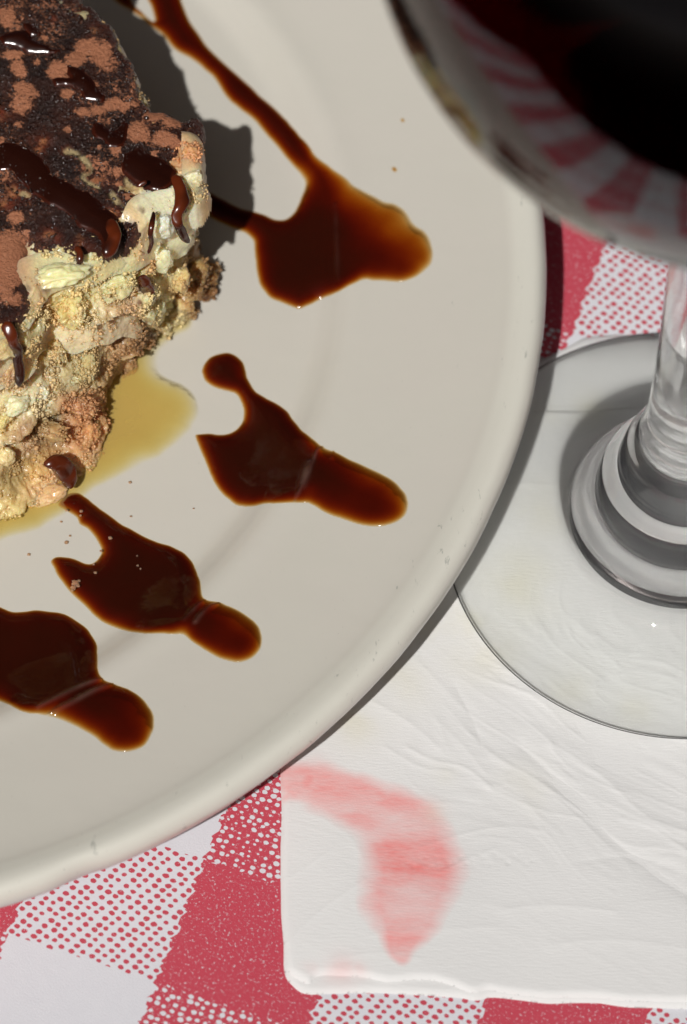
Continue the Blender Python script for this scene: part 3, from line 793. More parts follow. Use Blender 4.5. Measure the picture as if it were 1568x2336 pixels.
GRAIN_SRC = []; CREAM_SRC = []
def band(name, v0, v1, bulge, mat, amp, freq, kind, seed, label=None, rows=46, colour=None):
    """one layer of the slice, wrapped round the visible flank between the heights v0 and v1"""
    uu, tt = np.meshgrid(np.arange(NU), np.linspace(0, 1, rows), indexing='ij')
    u = uu.ravel().astype(float); t = tt.ravel()
    s = u / 60.0
    w0 = v0 + 0.035 * fbm(np.stack([s * 1.2, s * 0, s * 0 + seed], 1), 3, seed)
    w1 = v1 + 0.035 * fbm(np.stack([s * 1.2, s * 0, s * 0 + seed + 5], 1), 3, seed + 3)
    v = layer_v(np.clip(u, 0, NU - 1).astype(int), w0 + (w1 - w0) * t)
    prof = np.sqrt(np.clip(t * 7, 0, 1)) * np.sqrt(np.clip((1 - t) * 9, 0, 1)) * (0.72 + 0.28 * t)
    fr = _front[np.clip(u, 0, NU - 1).astype(int)]
    off = -0.16 + (0.16 + 0.015 + (bulge - .015) * fr) * prof
    P, Nn = flank(u, v, off)
    N3 = np.concatenate([Nn, np.full((len(P), 1), 0.35)], 1); N3 /= np.linalg.norm(N3, axis=1)[:, None]
    big = fbm(P * 2.6, 3, seed + 11) * amp * 1.5
    if kind == 'sponge':
        por = np.clip(fbm(P * 26, 2, seed + 6) - .05, 0, 1) * .026 + np.clip(.34 - worley(P * 30, seed), 0, 1) * .04
        dsp = amp * 0.55 * fbm(P * freq * .55 * [1, 1, 1.6], 3, seed + 4, 0.5) - por + .006 * fbm(P * 45, 2, seed + 8)
        dsp = dsp - 0.5 * amp * np.clip(fbm(P * 5, 3, seed + 7) * 3 - .9, 0, 1)
    else:
        dsp = amp * 0.5 * fbm(P * freq * .7, 3, seed + 4, .5) + .008 * (.6 - worley(P * 30, seed))
    P = P + N3 * ((big + dsp) * (0.35 + 0.65 * prof))[:, None]
    P[:, 2] = np.maximum(P[:, 2], 0.431)
    idx = np.arange(NU * rows).reshape(NU, rows)
    Fc = np.stack([idx[:-1, :-1].ravel(), idx[:-1, 1:].ravel(), idx[1:, 1:].ravel(), idx[1:, :-1].ravel()], 1)
    me = mesh_from(name, P, Fc)
    col = spot_colour(P)
    if colour is not None:
        kf, cc = colour; col = col * (1 - kf) + np.array(cc) * kf
    attr(me, 'Col', col)
    o = link(name, me, mat, tira, label)
    if kind == 'sponge':
        w = (prof > .35); i_ = np.clip(u, 0, NU - 1).astype(int); w &= (_px[i_, 0] > -80) & ((i_ > 110))
        GRAIN_SRC.append((P[w], N3[w], len(P[w]) ))
    else:
        w = (prof > .35); i_ = np.clip(u, 0, NU - 1).astype(int); w &= (_px[i_, 0] > -80) & ((i_ > 110))
        CREAM_SRC.append((P[w], N3[w]))
    return o

band('cream_layer', -0.02, 0.17, 0.05, M_CREAM, 0.040, 7, 'cream', 101, 'pale upper cream layer', colour=(.2, lin(220, 210, 168, k=K)))
band('sponge_layer', 0.12, 0.37, 0.10, M_SPONGE, 0.055, 9, 'sponge', 111, 'yellow upper sponge layer', rows=80)
band('cream_layer', 0.37, 0.52, 0.075, M_CREAM, 0.035, 8, 'cream', 121, 'thin middle cream layer', rows=60, colour=(.55, lin(205, 190, 158, k=K)))
band('sponge_layer', 0.50, 0.74, 0.06, M_SPONGE, 0.060, 9, 'sponge', 131, 'greenish tan lower sponge layer', rows=70)
band('soaked_base', 0.71, 1.03, -0.01, M_SPONGE, 0.060, 7, 'sponge', 141, 'orange brown coffee-soaked base', rows=90)

# ---- lumps of sponge and cream standing out of the layers
LUMP_SRC = []
def lump(px, py, z, rx, ry, rz, kind, seed, name, mat=None, tint=None, amp=0.16, sub=5, push=0.0, label=None):
    me0 = ICO[sub]
    V, Fc = me0
    P = V.copy()
    if kind == 'sponge':
        P = np.sign(P) * np.abs(P) ** .62; P = P / (1 + .35 * (np.linalg.norm(P, axis=1)[:, None] - 1)) * .92
    c = at(px, py, z)
    n1 = fbm(P * 1.7 + seed, 3, seed)
    r = 1 + 0.22 * n1
    Nl = P.copy()
    rad = (rx + ry) / 710.0
    if kind == 'sponge':
        r = r + 0.10 * fbm(P * 2.0 + seed, 3, seed + 4, 0.5) - (np.clip(fbm(P * rad * 28, 2, seed + 6) - .05, 0, 1) * .035 + np.clip(.34 - worley(P * rad * 30, seed), 0, 1) * .05 - .006 * fbm(P * rad * 45, 2, seed + 8)) / rad * .9
    else:
        r = r + 0.09 * fbm(P * 2.2 + seed, 3, seed + 2, .5) + (.008 / rad) * (.6 - worley(P * rad * 30 + seed, seed + 1))
    P = P * r[:, None] * np.array([rx, ry, rz]) / 355.0
    a = seed * 1.7; R = np.array([[math.cos(a), -math.sin(a), 0], [math.sin(a), math.cos(a), 0], [0, 0, 1]])
    P = P @ R.T * 1.0 + c
    P[:, 2] = np.maximum(P[:, 2], 0.430)
    if kind == 'sponge': LUMP_SRC.append((P, Nl @ R.T, rx))
    me = mesh_from(name, P, Fc)
    col = spot_colour(P, 8)
    if tint is not None: col = col * 0.6 + np.array(lin(*tint, k=K)) * 0.4 * (1 + .15 * fbm(P * 12, 2, seed))[:, None]
    attr(me, 'Col', np.clip(col, 0, 1))
    return link(name, me, mat or (M_SPONGE if kind == 'sponge' else M_CREAM), tira, label)

def make_ico(sub):
    import bmesh
    bm = bmesh.new(); bmesh.ops.create_icosphere(bm, subdivisions=sub, radius=1.0)
    V = np.array([v.co[:] for v in bm.verts]); Fc = np.array([[v.index for v in f.verts] for f in bm.faces]); bm.free()
    return V, Fc
ICO = {k: make_ico(k) for k in (2, 3, 4, 5, 6)}

def face_z(px, py):
    """height of the slice's surface seen at (px, py): its top, or the part of its flank nearest the camera"""
    T = np.concatenate([tp, [[-400, 700], [-400, -120]]])
    if inside(np.array([[float(px), float(py)]]), T)[0]: return ZT - .03
    if _FZ[0] is None:
        vs = np.linspace(0, 1, 60); u, v = np.meshgrid(np.arange(0, NU, 2), vs, indexing='ij')
        P, _ = flank(u.ravel().astype(float), v.ravel(), np.full(u.size, 0.02))
        _FZ[0] = (P, image_of(P), np.linalg.norm(P - CAM, axis=1))
    P, q, dist = _FZ[0]; d = np.hypot(q[:, 0] - px, q[:, 1] - py)
    i = np.where(d < max(9, d.min() + 2))[0]; i = i[np.argsort(dist[i])[:3]]
    return float(P[i, 2].mean())
_FZ = [None]
def flump(px, py, *a, **k):
    return lump(px, py, face_z(px, py), *a, **k)

SP, CR = 'sponge_chunk', 'cream_blob'
for L in [
    (160, 690, 62, 46, 40, 'sponge', 1, SP, (206, 184, 112), 6), (130, 628, 70, 34, 24, 'cream', 2, CR, (226, 214, 158), 5),     (272, 652, 50, 34, 34, 'sponge', 4, SP, (198, 190, 138), 6), (374, 520, 24, 24, 46, 'cream', 6, CR, (214, 214, 196), 5),
    (372, 590, 24, 24, 44, 'cream', 7, CR, (214, 210, 172), 5), (350, 706, 36, 28, 30, 'cream', 8, CR, (220, 210, 158), 5),     (414, 640, 26, 24, 34, 'sponge', 10, SP, (204, 172, 112), 5), (432, 352, 30, 30, 26, 'sponge', 12, SP, (204, 136, 86), 5), (440, 408, 22, 22, 26, 'cream', 13, CR, (222, 208, 168), 5),         (120, 796, 40, 26, 26, 'sponge', 18, SP, (198, 166, 110), 5), (60, 790, 34, 26, 28, 'sponge', 19, SP, (194, 164, 108), 5),         (200, 830, 46, 22, 22, 'sponge', 25, SP, (184, 168, 118), 5), (155, 868, 40, 20, 24, 'sponge', 26, SP, (182, 170, 124), 5),     (92, 890, 24, 20, 26, 'cream', 29, CR, (220, 204, 170), 5), (40, 925, 34, 24, 26, 'cream', 30, CR, (224, 214, 174), 5), (8, 955, 26, 20, 22, 'sponge', 32, SP, (208, 182, 116), 5),
    (180, 925, 44, 28, 28, 'sponge', 33, SP, (184, 122, 78), 5), (205, 985, 40, 28, 26, 'sponge', 34, SP, (188, 124, 72), 5), (120, 985, 40, 24, 26, 'sponge', 35, SP, (168, 134, 86), 5),     (12, 1040, 22, 22, 30, 'cream', 37, CR, (218, 192, 142), 5),     (112, 1130, 46, 26, 18, 'cream', 41, CR, (206, 158, 110), 5),     (20, 860, 34, 26, 30, 'sponge', 45, SP, (186, 146, 104), 5), (160, 1090, 24, 18, 14, 'cream', 47, CR, (200, 152, 112), 5)]:
    px, py, rx, ry, rz, kind, seed, nm, tint, sub = L
    flump(px, py, rx * 1.0, ry * .85, rz * .85, kind, seed, nm, tint=tint, sub=sub)
# crumbs fallen out behind the corner, low on the plate
for i, (px, py, z, r, tint) in enumerate([(450, 620, .62, 30, (176, 140, 82)), (476, 640, .42, 24, (150, 104, 52)), (440, 660, .55, 30, (168, 126, 74)), (470, 668, .36, 22, (130, 86, 40)), (420, 690, .48, 30, (180, 136, 84)),
                                           (400, 720, .38, 26, (120, 78, 40)), (455, 598, .55, 20, (168, 140, 80)), (435, 715, .34, 16, (132, 92, 46)), (484, 612, .40, 14, (150, 112, 56)), (375, 745, .40, 22, (150, 112, 70))]):
    lump(px, py, z + .12, r, r * .85, r * .8, 'sponge', 60 + i, 'sponge_crumb', tint=tint, sub=5)

# ---- the open crumb: grains of sponge standing on the layers and chunks
def crumb(name, P, Nr, n, rmin, rmax, seed, mat, label, lift=0.004, colour=None, cover=-.25, bright=1.0):
    g = np.random.default_rng(seed)
    i = g.integers(0, len(P), int(n * 1.6)); q = P[i] + g.normal(0, .004, (len(i), 3)); nn = Nr[i]
    cl = fbm(q * 9, 3, seed); k = cl > cover; q, nn, cl = q[k][:n], nn[k][:n], cl[k][:n]
    m = len(q)
    r = rmin + (rmax - rmin) * g.random(m) ** 3.0
    q = q + nn * (lift + .022 * np.clip(cl, -.5, 1) + .010 * g.random(m))[:, None]
    V0_, F0_ = ICO12
    J = V0_[None] * (1 + .9 * (g.random((m, 12, 1)) - .5)) * (r[:, None] * (0.5 + 1.0 * g.random((m, 3))))[:, None, :]
    V = (q[:, None] + J).reshape(-1, 3)
    Fc = (F0_[None] + (np.arange(m) * 12)[:, None, None]).reshape(-1, 3)
    me = mesh_from(name, V, Fc)
    c = spot_colour(q, 8) * (0.62 + .30 * g.random((m, 1))) * bright
    warm = np.array([1.02, .94, .82]); pale = np.array([1.06, 1.04, 1.0]); w = g.random((m, 1)); c = c * (pale * w + warm * (1 - w))
    if colour is not None: c = np.array(colour) * (0.6 + .8 * g.random((m, 1)))
    c = c / np.maximum(1, c.max(1) / .88)[:, None]
    attr(me, 'Col', np.repeat(c, 12, 0))
    return link(name, me, mat, tira, label, kind='stuff')
ICO12 = make_ico(1) if len(make_ico(1)[0]) == 12 else None
for i, (P_, N_, L_) in enumerate(GRAIN_SRC):
    crumb('sponge_crumb_texture', P_, N_, (6000, 4500, 3200)[i % 3], .0035, .0135, 400 + i, M_GRAIN, 'fine moist crumb of a sponge layer', bright=1.1, cover=.0)
for i, (P_, N_) in enumerate(CREAM_SRC):
    crumb('cream_curds', P_, N_, 900, .004, .014, 420 + i, M_GRAIN, 'small curds and crumbs in the cream', cover=.05, bright=1.15)
_P = np.concatenate([p[0] for p in LUMP_SRC]); _N = np.concatenate([p[1] for p in LUMP_SRC]); _w = np.concatenate([np.full(len(p[0]), p[2] ** 2 / len(p[0])) for p in LUMP_SRC])
_i = np.random.default_rng(5).choice(len(_P), 40000, p=_w / _w.sum())
crumb('chunk_crumb_texture', _P[_i], _N[_i], 4800, .0035, .0135, 440, M_GRAIN, 'fine crumb of the broken sponge chunks', cover=-.05, bright=1.1)

# ---- the cocoa top
zoom = lambda pts: [(x * .3296, y * .3296) for x, y in pts]
DARK = [(150, -90), (184, -4), (214, 30), (250, 66), (268, 100), (296, 138), (306, 168), (322, 205), (334, 246), (362, 252), (398, 258), (449, 262), (459, 292), (456, 318), (432, 326), (418, 338), (402, 356), (394, 390), (390, 416), (366, 430), (330, 430), (300, 420),
        (288, 424), (312, 440), (316, 462), (300, 472), (322, 490), (322, 520), (300, 545), (272, 560), (246, 572), (212, 570), (190, 586), (182, 600), (176, 580), (150, 574), (110, 572), (78, 562), (62, 552), (58, 600), (64, 650), (62, 690), (50, 722), (20, 742), (-20, 755), (-90, 790),
        (-200, 820), (-420, 700), (-420, -90)]
POW = [(50, 120, 62, 75, 1), (90, 380, 60, 30, 1), (120, 460, 48, 48, 1), (140, 500, 40, 40, .9), (160, 620, 72, 46, 1), (150, 720, 70, 60, 1), (210, 650, 52, 35, .9), (310, 265, 25, 18, .9), (260, 440, 26, 22, .8), (400, 490, 66, 60, 1.05), (470, 545, 60, 48, .6),
       (530, 420, 74, 50, 1), (620, 330, 90, 66, 1.05), (690, 370, 82, 76, .95), (760, 450, 90, 70, .65), (650, 590, 40, 42, .8), (470, 655, 42, 34, .95), (590, 690, 52, 40, .5), (680, 770, 62, 42, 1), (780, 730, 62, 46, 1), (860, 750, 50, 36, .95), (930, 720, 42, 30, .8),
       (730, 830, 70, 36, .6), (580, 780, 62, 36, .9), (950, 910, 66, 66, 1.05), (1000, 960, 40, 36, .8), (1080, 800, 82, 46, .95), (1190, 840, 72, 56, .9), (1140, 970, 92, 52, 1.05), (1220, 990, 50, 38, .95), (1080, 1060, 40, 25, .7), (800, 1040, 42, 52, .95),
       (685, 1022, 14, 14, .95), (820, 1190, 35, 38, .8), (830, 1270, 40, 26, .75), (900, 1350, 46, 28, .85), (720, 1138, 18, 8, .9), (130, 860, 30, 20, .8), (460, 900, 30, 24, .75), (15, 970, 22, 30, .8), (105, 1510, 50, 44, 1), (60, 1740, 100, 130, 1.2), (20, 1900, 140, 120, 1.15),
       (110, 1820, 60, 90, .95), (180, 1610, 26, 20, .8), (290, 1400, 20, 14, .7), (40, 1240, 26, 16, .8), (240, 70, 60, 30, .5), (330, 130, 30, 30, .45), (110, 200, 50, 60, .6), (60, 2060, 90, 60, .8)]
RED = [(120, 1340, 90, 60, .8), (40, 790, 50, 50, .7), (280, 1000, 70, 50, .5), (340, 1640, 70, 50, .6), (600, 1180, 30, 60, .6), (690, 1250, 60, 30, .6), (780, 1470, 60, 40, .6), (640, 210, 50, 50, .4), (380, 130, 30, 30, .5), (270, 1040, 40, 40, .7), (460, 1040, 40, 30, .6),
       (30, 1400, 90, 50, .6), (560, 1700, 60, 60, .5)]
VEINS = [([(455, 1045), (540, 1070), (600, 1130), (625, 1180), (575, 1215), (600, 1265), (680, 1300), (740, 1330), (800, 1380), (850, 1430), (900, 1455)], 16), ([(870, 1240), (920, 1300), (1010, 1330), (1090, 1330), (1170, 1300)], 15),
         ([(60, 1290), (130, 1340), (200, 1360)], 14), ([(600, 1120), (615, 1190)], 12), ([(480, 1040), (450, 1010)], 10)]
def topz(Q):
    return ZT + 0.035 * fbm(pad3(Q * 1.1), 2, 201) + 0.012 * fbm(pad3(Q * 4), 2, 203)
def build_top():
    P = at(np.array([p[0] for p in DARK]), np.array([p[1] for p in DARK]), ZT)[:, :2]
    P = smooth_poly(P, 4); P = P + .028 * np.stack([fbm(pad3(P * 8), 3, 205), fbm(pad3(P * 8), 3, 206)], 1)
    Q, Fc, sd = grid_sheet(P, 0.0075, 0.016, None)
    s = np.clip(sd, 0, None)
    z = topz(Q)
    P3 = pad3(Q)
    gran = 0.010 * (1 - worley(P3 * 44, 3)) + 0.008 * fbm(P3 * 55, 2, 211) + 0.010 * fbm(P3 * 10, 3, 212)
    iq = image_of(np.concatenate([Q, z[:, None]], 1)) / .3296
    jq = iq + 9 * np.stack([fbm(P3 * 9, 3, 221), fbm(P3 * 9, 3, 222)], 1)
    pw = np.zeros(len(Q)); rd = np.zeros(len(Q)); ve = np.zeros(len(Q))
    for x, y, rx, ry, a in POW:
        d = np.sqrt(((jq[:, 0] - x) / rx) ** 2 + ((jq[:, 1] - y) / ry) ** 2); pw = np.maximum(pw, a * np.clip(1.45 - d * .80, 0, 1))
    for x, y, rx, ry, a in RED:
        d = ((jq[:, 0] - x) / rx) ** 2 + ((jq[:, 1] - y) / ry) ** 2; rd = np.maximum(rd, a * np.exp(-d))
    for pts, w in VEINS:
        V = smooth_poly(pts, 4, closed=False); d = seg_dist(jq, V[:-1], V[1:]); ve = np.maximum(ve, np.clip(1.6 - d / w, 0, 1))
    z = z + gran * (1 - .85 * np.clip(pw, 0, 1)) + 0.006 * np.clip(pw, 0, 1) - 0.02 * ve
    droop = 0.055 * (1 - np.exp(-s / 0.03))
    z = z - 0.055 + droop + np.where(sd < 0, sd * 5, 0)
    me = mesh_from('cocoa_topping', np.concatenate([Q, z[:, None]], 1), Fc)
    dark = np.array(lin(33, 15, 9)); dark2 = np.array(lin(66, 29, 14)); red = np.array(lin(128, 56, 30)); cream = np.array(lin(186, 166, 122))
    m = np.clip(.35 + .6 * fbm(P3 * 6, 3, 230), 0, 1)[:, None]
    col = dark * (1 - m * .7) + dark2 * m * .7
    e = np.exp(-s / .05)[:, None] * .35
    col = col * (1 - e) + np.array(lin(92, 36, 18)) * e
    rr = np.clip(rd * (.7 + .9 * fbm(P3 * 13, 3, 233)), 0, 1)[:, None]
    col = col * (1 - rr) + red * rr
    hot = np.clip(rd * 1.4 - .55 + .5 * fbm(P3 * 17, 3, 234), 0, .8)[:, None]; col = col * (1 - hot) + np.array(lin(196, 130, 84)) * hot
    v = np.clip(ve * (.35 + 1.3 * fbm(P3 * 12, 3, 236)), 0, .8)[:, None]; col = col * (1 - v) + cream * v
    attr(me, 'Col', np.clip(col, 0, 1)); pw = np.maximum(pw, .26 + .22 * fbm(P3 * 3, 2, 240))
    attr(me, 'powder', np.clip(pw, 0, 1.3) * (1 - np.clip(ve, 0, 1)))
    link('cocoa_topping', me, M_COCOA, tira, 'damp dark cocoa top with dry powder clumps')
    V3 = np.concatenate([Q, z[:, None]], 1)
    e = (sd > .01) & (pw < .55) & (Q[:, 0] > at(-40, 0, ZT)[0])
    wet = food_material('wet_cocoa_grain', 0.16, 0.2, 60, 0.9, 0.8, sss=0.0)
    crumb('wet_cocoa_grains', V3[e], np.tile([0, 0, 1.0], (int(e.sum()), 1)), 5200, .0035, .011, 470, wet, 'fine wet cocoa grains glinting on the dark top', colour=lin(44, 21, 12), lift=-.006, cover=-.5)
    # the crumb-and-cream shoulder that shows round the cocoa
    P2 = (TOPW - NRM * .03)[::5]; back = at(np.array([-420, -420]), np.array([760, -120]), ZT)[:, :2]
    P2 = np.concatenate([P2, back])
    P2 = P2 + .012 * np.stack([fbm(pad3(P2 * 6), 3, 305), fbm(pad3(P2 * 6), 3, 306)], 1)
    Q, Fc, sd = grid_sheet(P2, 0.010, 0.06, None)
    s = np.clip(sd, 0, None); P3 = pad3(Q)
    z = topz(Q) - 0.045 - 0.05 * np.exp(-s / .04) + .016 * fbm(P3 * 12, 3, 311) + .022 * (1 - worley(P3 * 36, 5)) + .008 * vnoise(P3 * 55, 4) + np.where(sd < 0, sd * 3, 0)
    V3 = np.concatenate([Q, z[:, None]], 1)
    me = mesh_from('cream_shoulder', V3, Fc)
    attr(me, 'Col', np.clip(spot_colour(V3), 0, 1))
    link('cream_shoulder', me, M_CREAM, tira, 'cream and crumb rim showing round the cocoa')
    e = (sd < .13) & (sd > -.03) & (Q[:, 0] > at(-60, 0, ZT)[0])
    crumb('rim_crumb', V3[e], np.tile([0, 0, 1.0], (int(e.sum()), 1)), 2600, .004, .013, 460, M_GRAIN, 'crumb along the rim of the slice', cover=-.2, bright=1.1)
build_top()

# ---- syrup on the slice
M_GLAZE, _nt, _out = new_mat('glossy_chocolate_glaze')
_n = N(_nt)
_a = _n('Attribute', attribute_name='thick').outputs['Fac']
_bs = _n('BsdfPrincipled'); _n.put(_bs.inputs['Base Color'], _n.mix(_n.ramp(_a, .3, 3.2), C4(lin(56, 20, 9)), C4(lin(36, 12, 6))))
_bs.inputs['Roughness'].default_value = 0.18; _bs.inputs['Specular IOR Level'].default_value = 0.55
_ob = _n('TexCoord').outputs['Object']
_n.put(_bs.inputs['Normal'], _n.bump(_n.noise(_ob, 7 * U, 3), 0.15, 0.0008))
_nt.links.new(_bs.outputs[0], _out.inputs[0])
for i, (pts, dome) in enumerate([
    ([(-20, 1020), (60, 990), (180, 1040), (260, 1110), (340, 1180), (440, 1250), (560, 1320), (680, 1390), (740, 1450), (790, 1530), (815, 1600), (800, 1680), (740, 1740), (705, 1715), (690, 1640), (600, 1580), (480, 1480), (330, 1400), (200, 1300), (60, 1190), (-20, 1150)], .020),
    ([(850, 1080), (950, 1010), (1050, 1070), (1130, 1110), (1190, 1170), (1205, 1240), (1130, 1290), (1040, 1300), (960, 1260), (880, 1210), (830, 1140)], .018),
    ([(640, 880), (700, 860), (800, 900), (870, 840), (892, 900), (870, 985), (760, 1000), (650, 965)], .022),
    ([(490, 485), (560, 480), (612, 545), (660, 620), (705, 670), (690, 710), (600, 690), (520, 620), (400, 600), (390, 560), (500, 565)], .022),
    ([(10, 265), (110, 235), (200, 235), (290, 310), (400, 365), (360, 395), (240, 390), (130, 335), (30, 310)], .035),
    ([(190, 190), (255, 205), (292, 250), (240, 250)], .025)]):
    pts = zoom(pts)
    syrup('chocolate_drizzle', pts, M_GLAZE, parent=tira, base=ZT + 0.012, dome=dome, tmax=5, w_def=3, step=.009, jit=.026)
for o in [o for o in sc.objects if o.name.startswith('chocolate_drizzle')]:
    me = o.data; co = np.empty(len(me.vertices) * 3, np.float32); me.vertices.foreach_get('co', co); co = co.reshape(-1, 3) / S
    co[:, 2] += topz(co[:, :2].astype(float)) - ZT; me.vertices.foreach_set('co', (co * S).ravel()); me.update()

M_RUN = M_GLAZE.copy(); M_RUN.name = 'thin_syrup_run'
for _q in M_RUN.node_tree.nodes:
    if _q.type == 'BSDF_PRINCIPLED': _q.inputs['Roughness'].default_value = 0.22
    if _q.type == 'MIX': _q.inputs[6].default_value = C4(lin(90, 36, 14)); _q.inputs[7].default_value = C4(lin(44, 16, 8))
def drip(path, name='syrup_drip'):
    """a run of syrup down the flank: (px, py, radius in photo pixels, push out)"""
    P = []
    for px, py, r, push in path:
        c = at(px, py, face_z(px, py)); v = CAM - c; v /= np.linalg.norm(v)
        P.append(np.concatenate([c + v * (push + .07), [r / 355.0]]))
    P = smooth_poly(np.array(P), 8, closed=False)
    seg = 20; V = []
    T = np.gradient(P[:, :3], axis=0); T /= np.linalg.norm(T, axis=1)[:, None]
    view = CAM - P[:, :3].mean(0); view /= np.linalg.norm(view)
    for i, (p, t) in enumerate(zip(P, T)):
        a = np.cross(t, view); a /= np.linalg.norm(a); b = np.cross(a, t)
        e = min(1, math.sqrt(max(0.0, 1 - (1 - i / 5.0) ** 2)) if i < 5 else 1) * (math.sqrt(max(0.0, 1 - (1 - (len(P) - 1 - i) / 5.0) ** 2)) if i > len(P) - 6 else 1)
        r = p[3] * max(e, .05)
        th = np.linspace(0, 2 * np.pi, seg, endpoint=False)
        V.append(p[:3] + r * (np.cos(th)[:, None] * a + 0.55 * np.sin(th)[:, None] * b))
    m = len(P); V = np.concatenate(V); V = V + 0.012 * np.stack([fbm(V * 9, 2, 5), fbm(V * 9, 2, 6), fbm(V * 9, 2, 7)], 1)
    idx = np.arange(m * seg).reshape(m, seg); j = np.arange(seg); k2 = (j + 1) % seg
    Fc = np.concatenate([np.stack([idx[i, j], idx[i, k2], idx[i + 1, k2], idx[i + 1, j]], 1) for i in range(m - 1)])
    me = mesh_from(name, V, Fc)
    tk = 0.4 + 2.6 * np.clip(fbm(V * 7, 2, 9) + .45, 0, 1)
    attr(me, 'thick', tk); attr(me, 'skin', np.zeros(len(V)))
    link(name, me, M_RUN, tira)
drip([(398, 402, 10, .06), (412, 432, 15, .06), (413, 462, 16, .05), (404, 486, 13, .04), (404, 512, 10, .05), (418, 538, 10, .08), (426, 554, 9, .07)])
drip([(318, 628, 8, .05), (328, 648, 14, .08), (338, 670, 15, .10), (330, 690, 13, .08), (318, 696, 8, .05)])
drip([(352, 480, 6, .08), (346, 520, 7, .10), (344, 560, 6, .09), (340, 578, 4, .08)])
drip([(10, 735, 14, .06), (28, 775, 13, .08), (42, 820, 11, .09), (44, 858, 12, .08), (48, 878, 8, .06)])
drip([(176, 560, 8, .06), (182, 582, 8, .07), (182, 598, 6, .06)])
drip([(255, 500, 14, .1), (264, 540, 16, .12), (250, 572, 14, .10), (238, 580, 10, .08)])
drip([(100, 1060, 8, .10), (130, 1055, 22, .12), (150, 1075, 24, .12), (158, 1095, 20, .12), (150, 1112, 14, .10)])
drip([(340, 415, 6, .1), (318, 425, 5, .08)])

# ---- cocoa grains fallen on plate and syrup
V0, F0 = ICO[2]
def grain(px, py, r, lift, seed, lab, grp):
    c = on_plate(px, py, lift)
    P = V0 * (1 + .35 * fbm(V0 * 2 + seed, 2, seed))[:, None] * np.array([r, r * .85, r * .5]) / 355.0 + c
    me = mesh_from('cocoa_crumb', P, F0)
    attr(me, 'Col', np.tile(np.array(lin(186, 128, 98)), (len(P), 1)) * (1 + .2 * fbm(P * 30, 2, 3))[:, None])
    link('cocoa_crumb', me, M_CRUMB, None, lab, 'crumb', grp)
PL = 'cocoa crumb on the bare plate, '
spots_plate = [(66, 1265, 4, PL + 'the one nearest the left edge of the photo'), (152, 1237, 5, PL + 'just left of the syrup neck under the cake'), (153, 1292, 4, PL + 'touching the left tip of the hooked syrup pool'),
               (160, 1222, 3, PL + 'above its twin beside the syrup neck'), (297, 1100, 4, PL + 'below the golden coffee puddle'), (442, 1160, 2.5, PL + 'between the puddle and the round-headed syrup pool'),
               (299, 1178, 3, PL + 'just above the widest part of the dusted syrup pool'), (140, 1190, 3, PL + 'closest under the foot of the cake')]
for i, (x, y, r, lab) in enumerate(spots_plate):
    grain(x, y, r, 0.008, i + 3, lab, 'cocoa crumbs on the plate')
PILE = 'cocoa grain in the little pile on the left side of the dusted syrup pool'
SY = 'cocoa crumb on the dusted syrup pool, '
spots_syr = [(172, 1330, 9, PILE), (168, 1340, 7, PILE), (178, 1336, 5, PILE), (165, 1346, 4, PILE), (180, 1325, 4, PILE), (252, 1227, 5, SY + 'in the middle of its upper neck'), (231, 1257, 3.5, SY + 'at the inner corner of its hook'),
             (214, 1287, 3, SY + 'just under the bite of its hook'), (218, 1306, 4, SY + 'a little below the bite of its hook'), (314, 1290, 3, SY + 'upper of a pair near its middle'), (321, 1297, 2.5, SY + 'lower of a pair near its middle'),
             (186, 1166, 4, SY + 'upper of two by the cake'), (184, 1176, 3, SY + 'lower of two by the cake'), (152, 1164, 4, SY + 'at its very start under the cake foot'), (313, 1268, 2.2, SY + 'speck above the pair')]
for i, (x, y, r, lab) in enumerate(spots_syr):
    grain(x, y, r, 0.042, i + 33, lab, 'cocoa crumbs in the syrup')

# ------------------------------------------------------------------ the wine glass
GC = np.array([2.1834, -0.1318])
def glass_material(name, clear):
    m, nt, out = new_mat(name); n = N(nt)
    g = n('BsdfGlass'); g.inputs['IOR'].default_value = 1.52; g.inputs['Roughness'].default_value = 0.0
    g.inputs['Color'].default_value = (1, 1, 1, 1)
    # light that goes straight on through the thin clear foot
    fr = n('Fresnel'); fr.inputs['IOR'].default_value = 1.52
    tr = n('BsdfTransparent'); tr.inputs[0].default_value = (0.99, 0.995, 0.99, 1)
    gl = n('BsdfGlossy'); gl.inputs['Roughness'].default_value = 0.02
    thin = n('MixShader'); n.put(thin.inputs[0], fr.outputs[0]); nt.links.new(tr.outputs[0], thin.inputs[1]); nt.links.new(gl.outputs[0], thin.inputs[2])
    obj = n('TexCoord').outputs['Object']
    mx = n('MixShader'); mx.inputs[0].default_value = clear
    nt.links.new(g.outputs[0], mx.inputs[1]); nt.links.new(thin.outputs[0], mx.inputs[2])
    nt.links.new(mx.outputs[0], out.inputs[0])
    nb = n.bump(n.noise(obj, 6 * U, 3), 0.05, 0.0004); n.put(g.inputs['Normal'], nb)
    return m
ZF = 0.093
SR, SZ = 2.2, 7.1
sph = lambda r: SZ - math.sqrt(SR * SR - r * r)
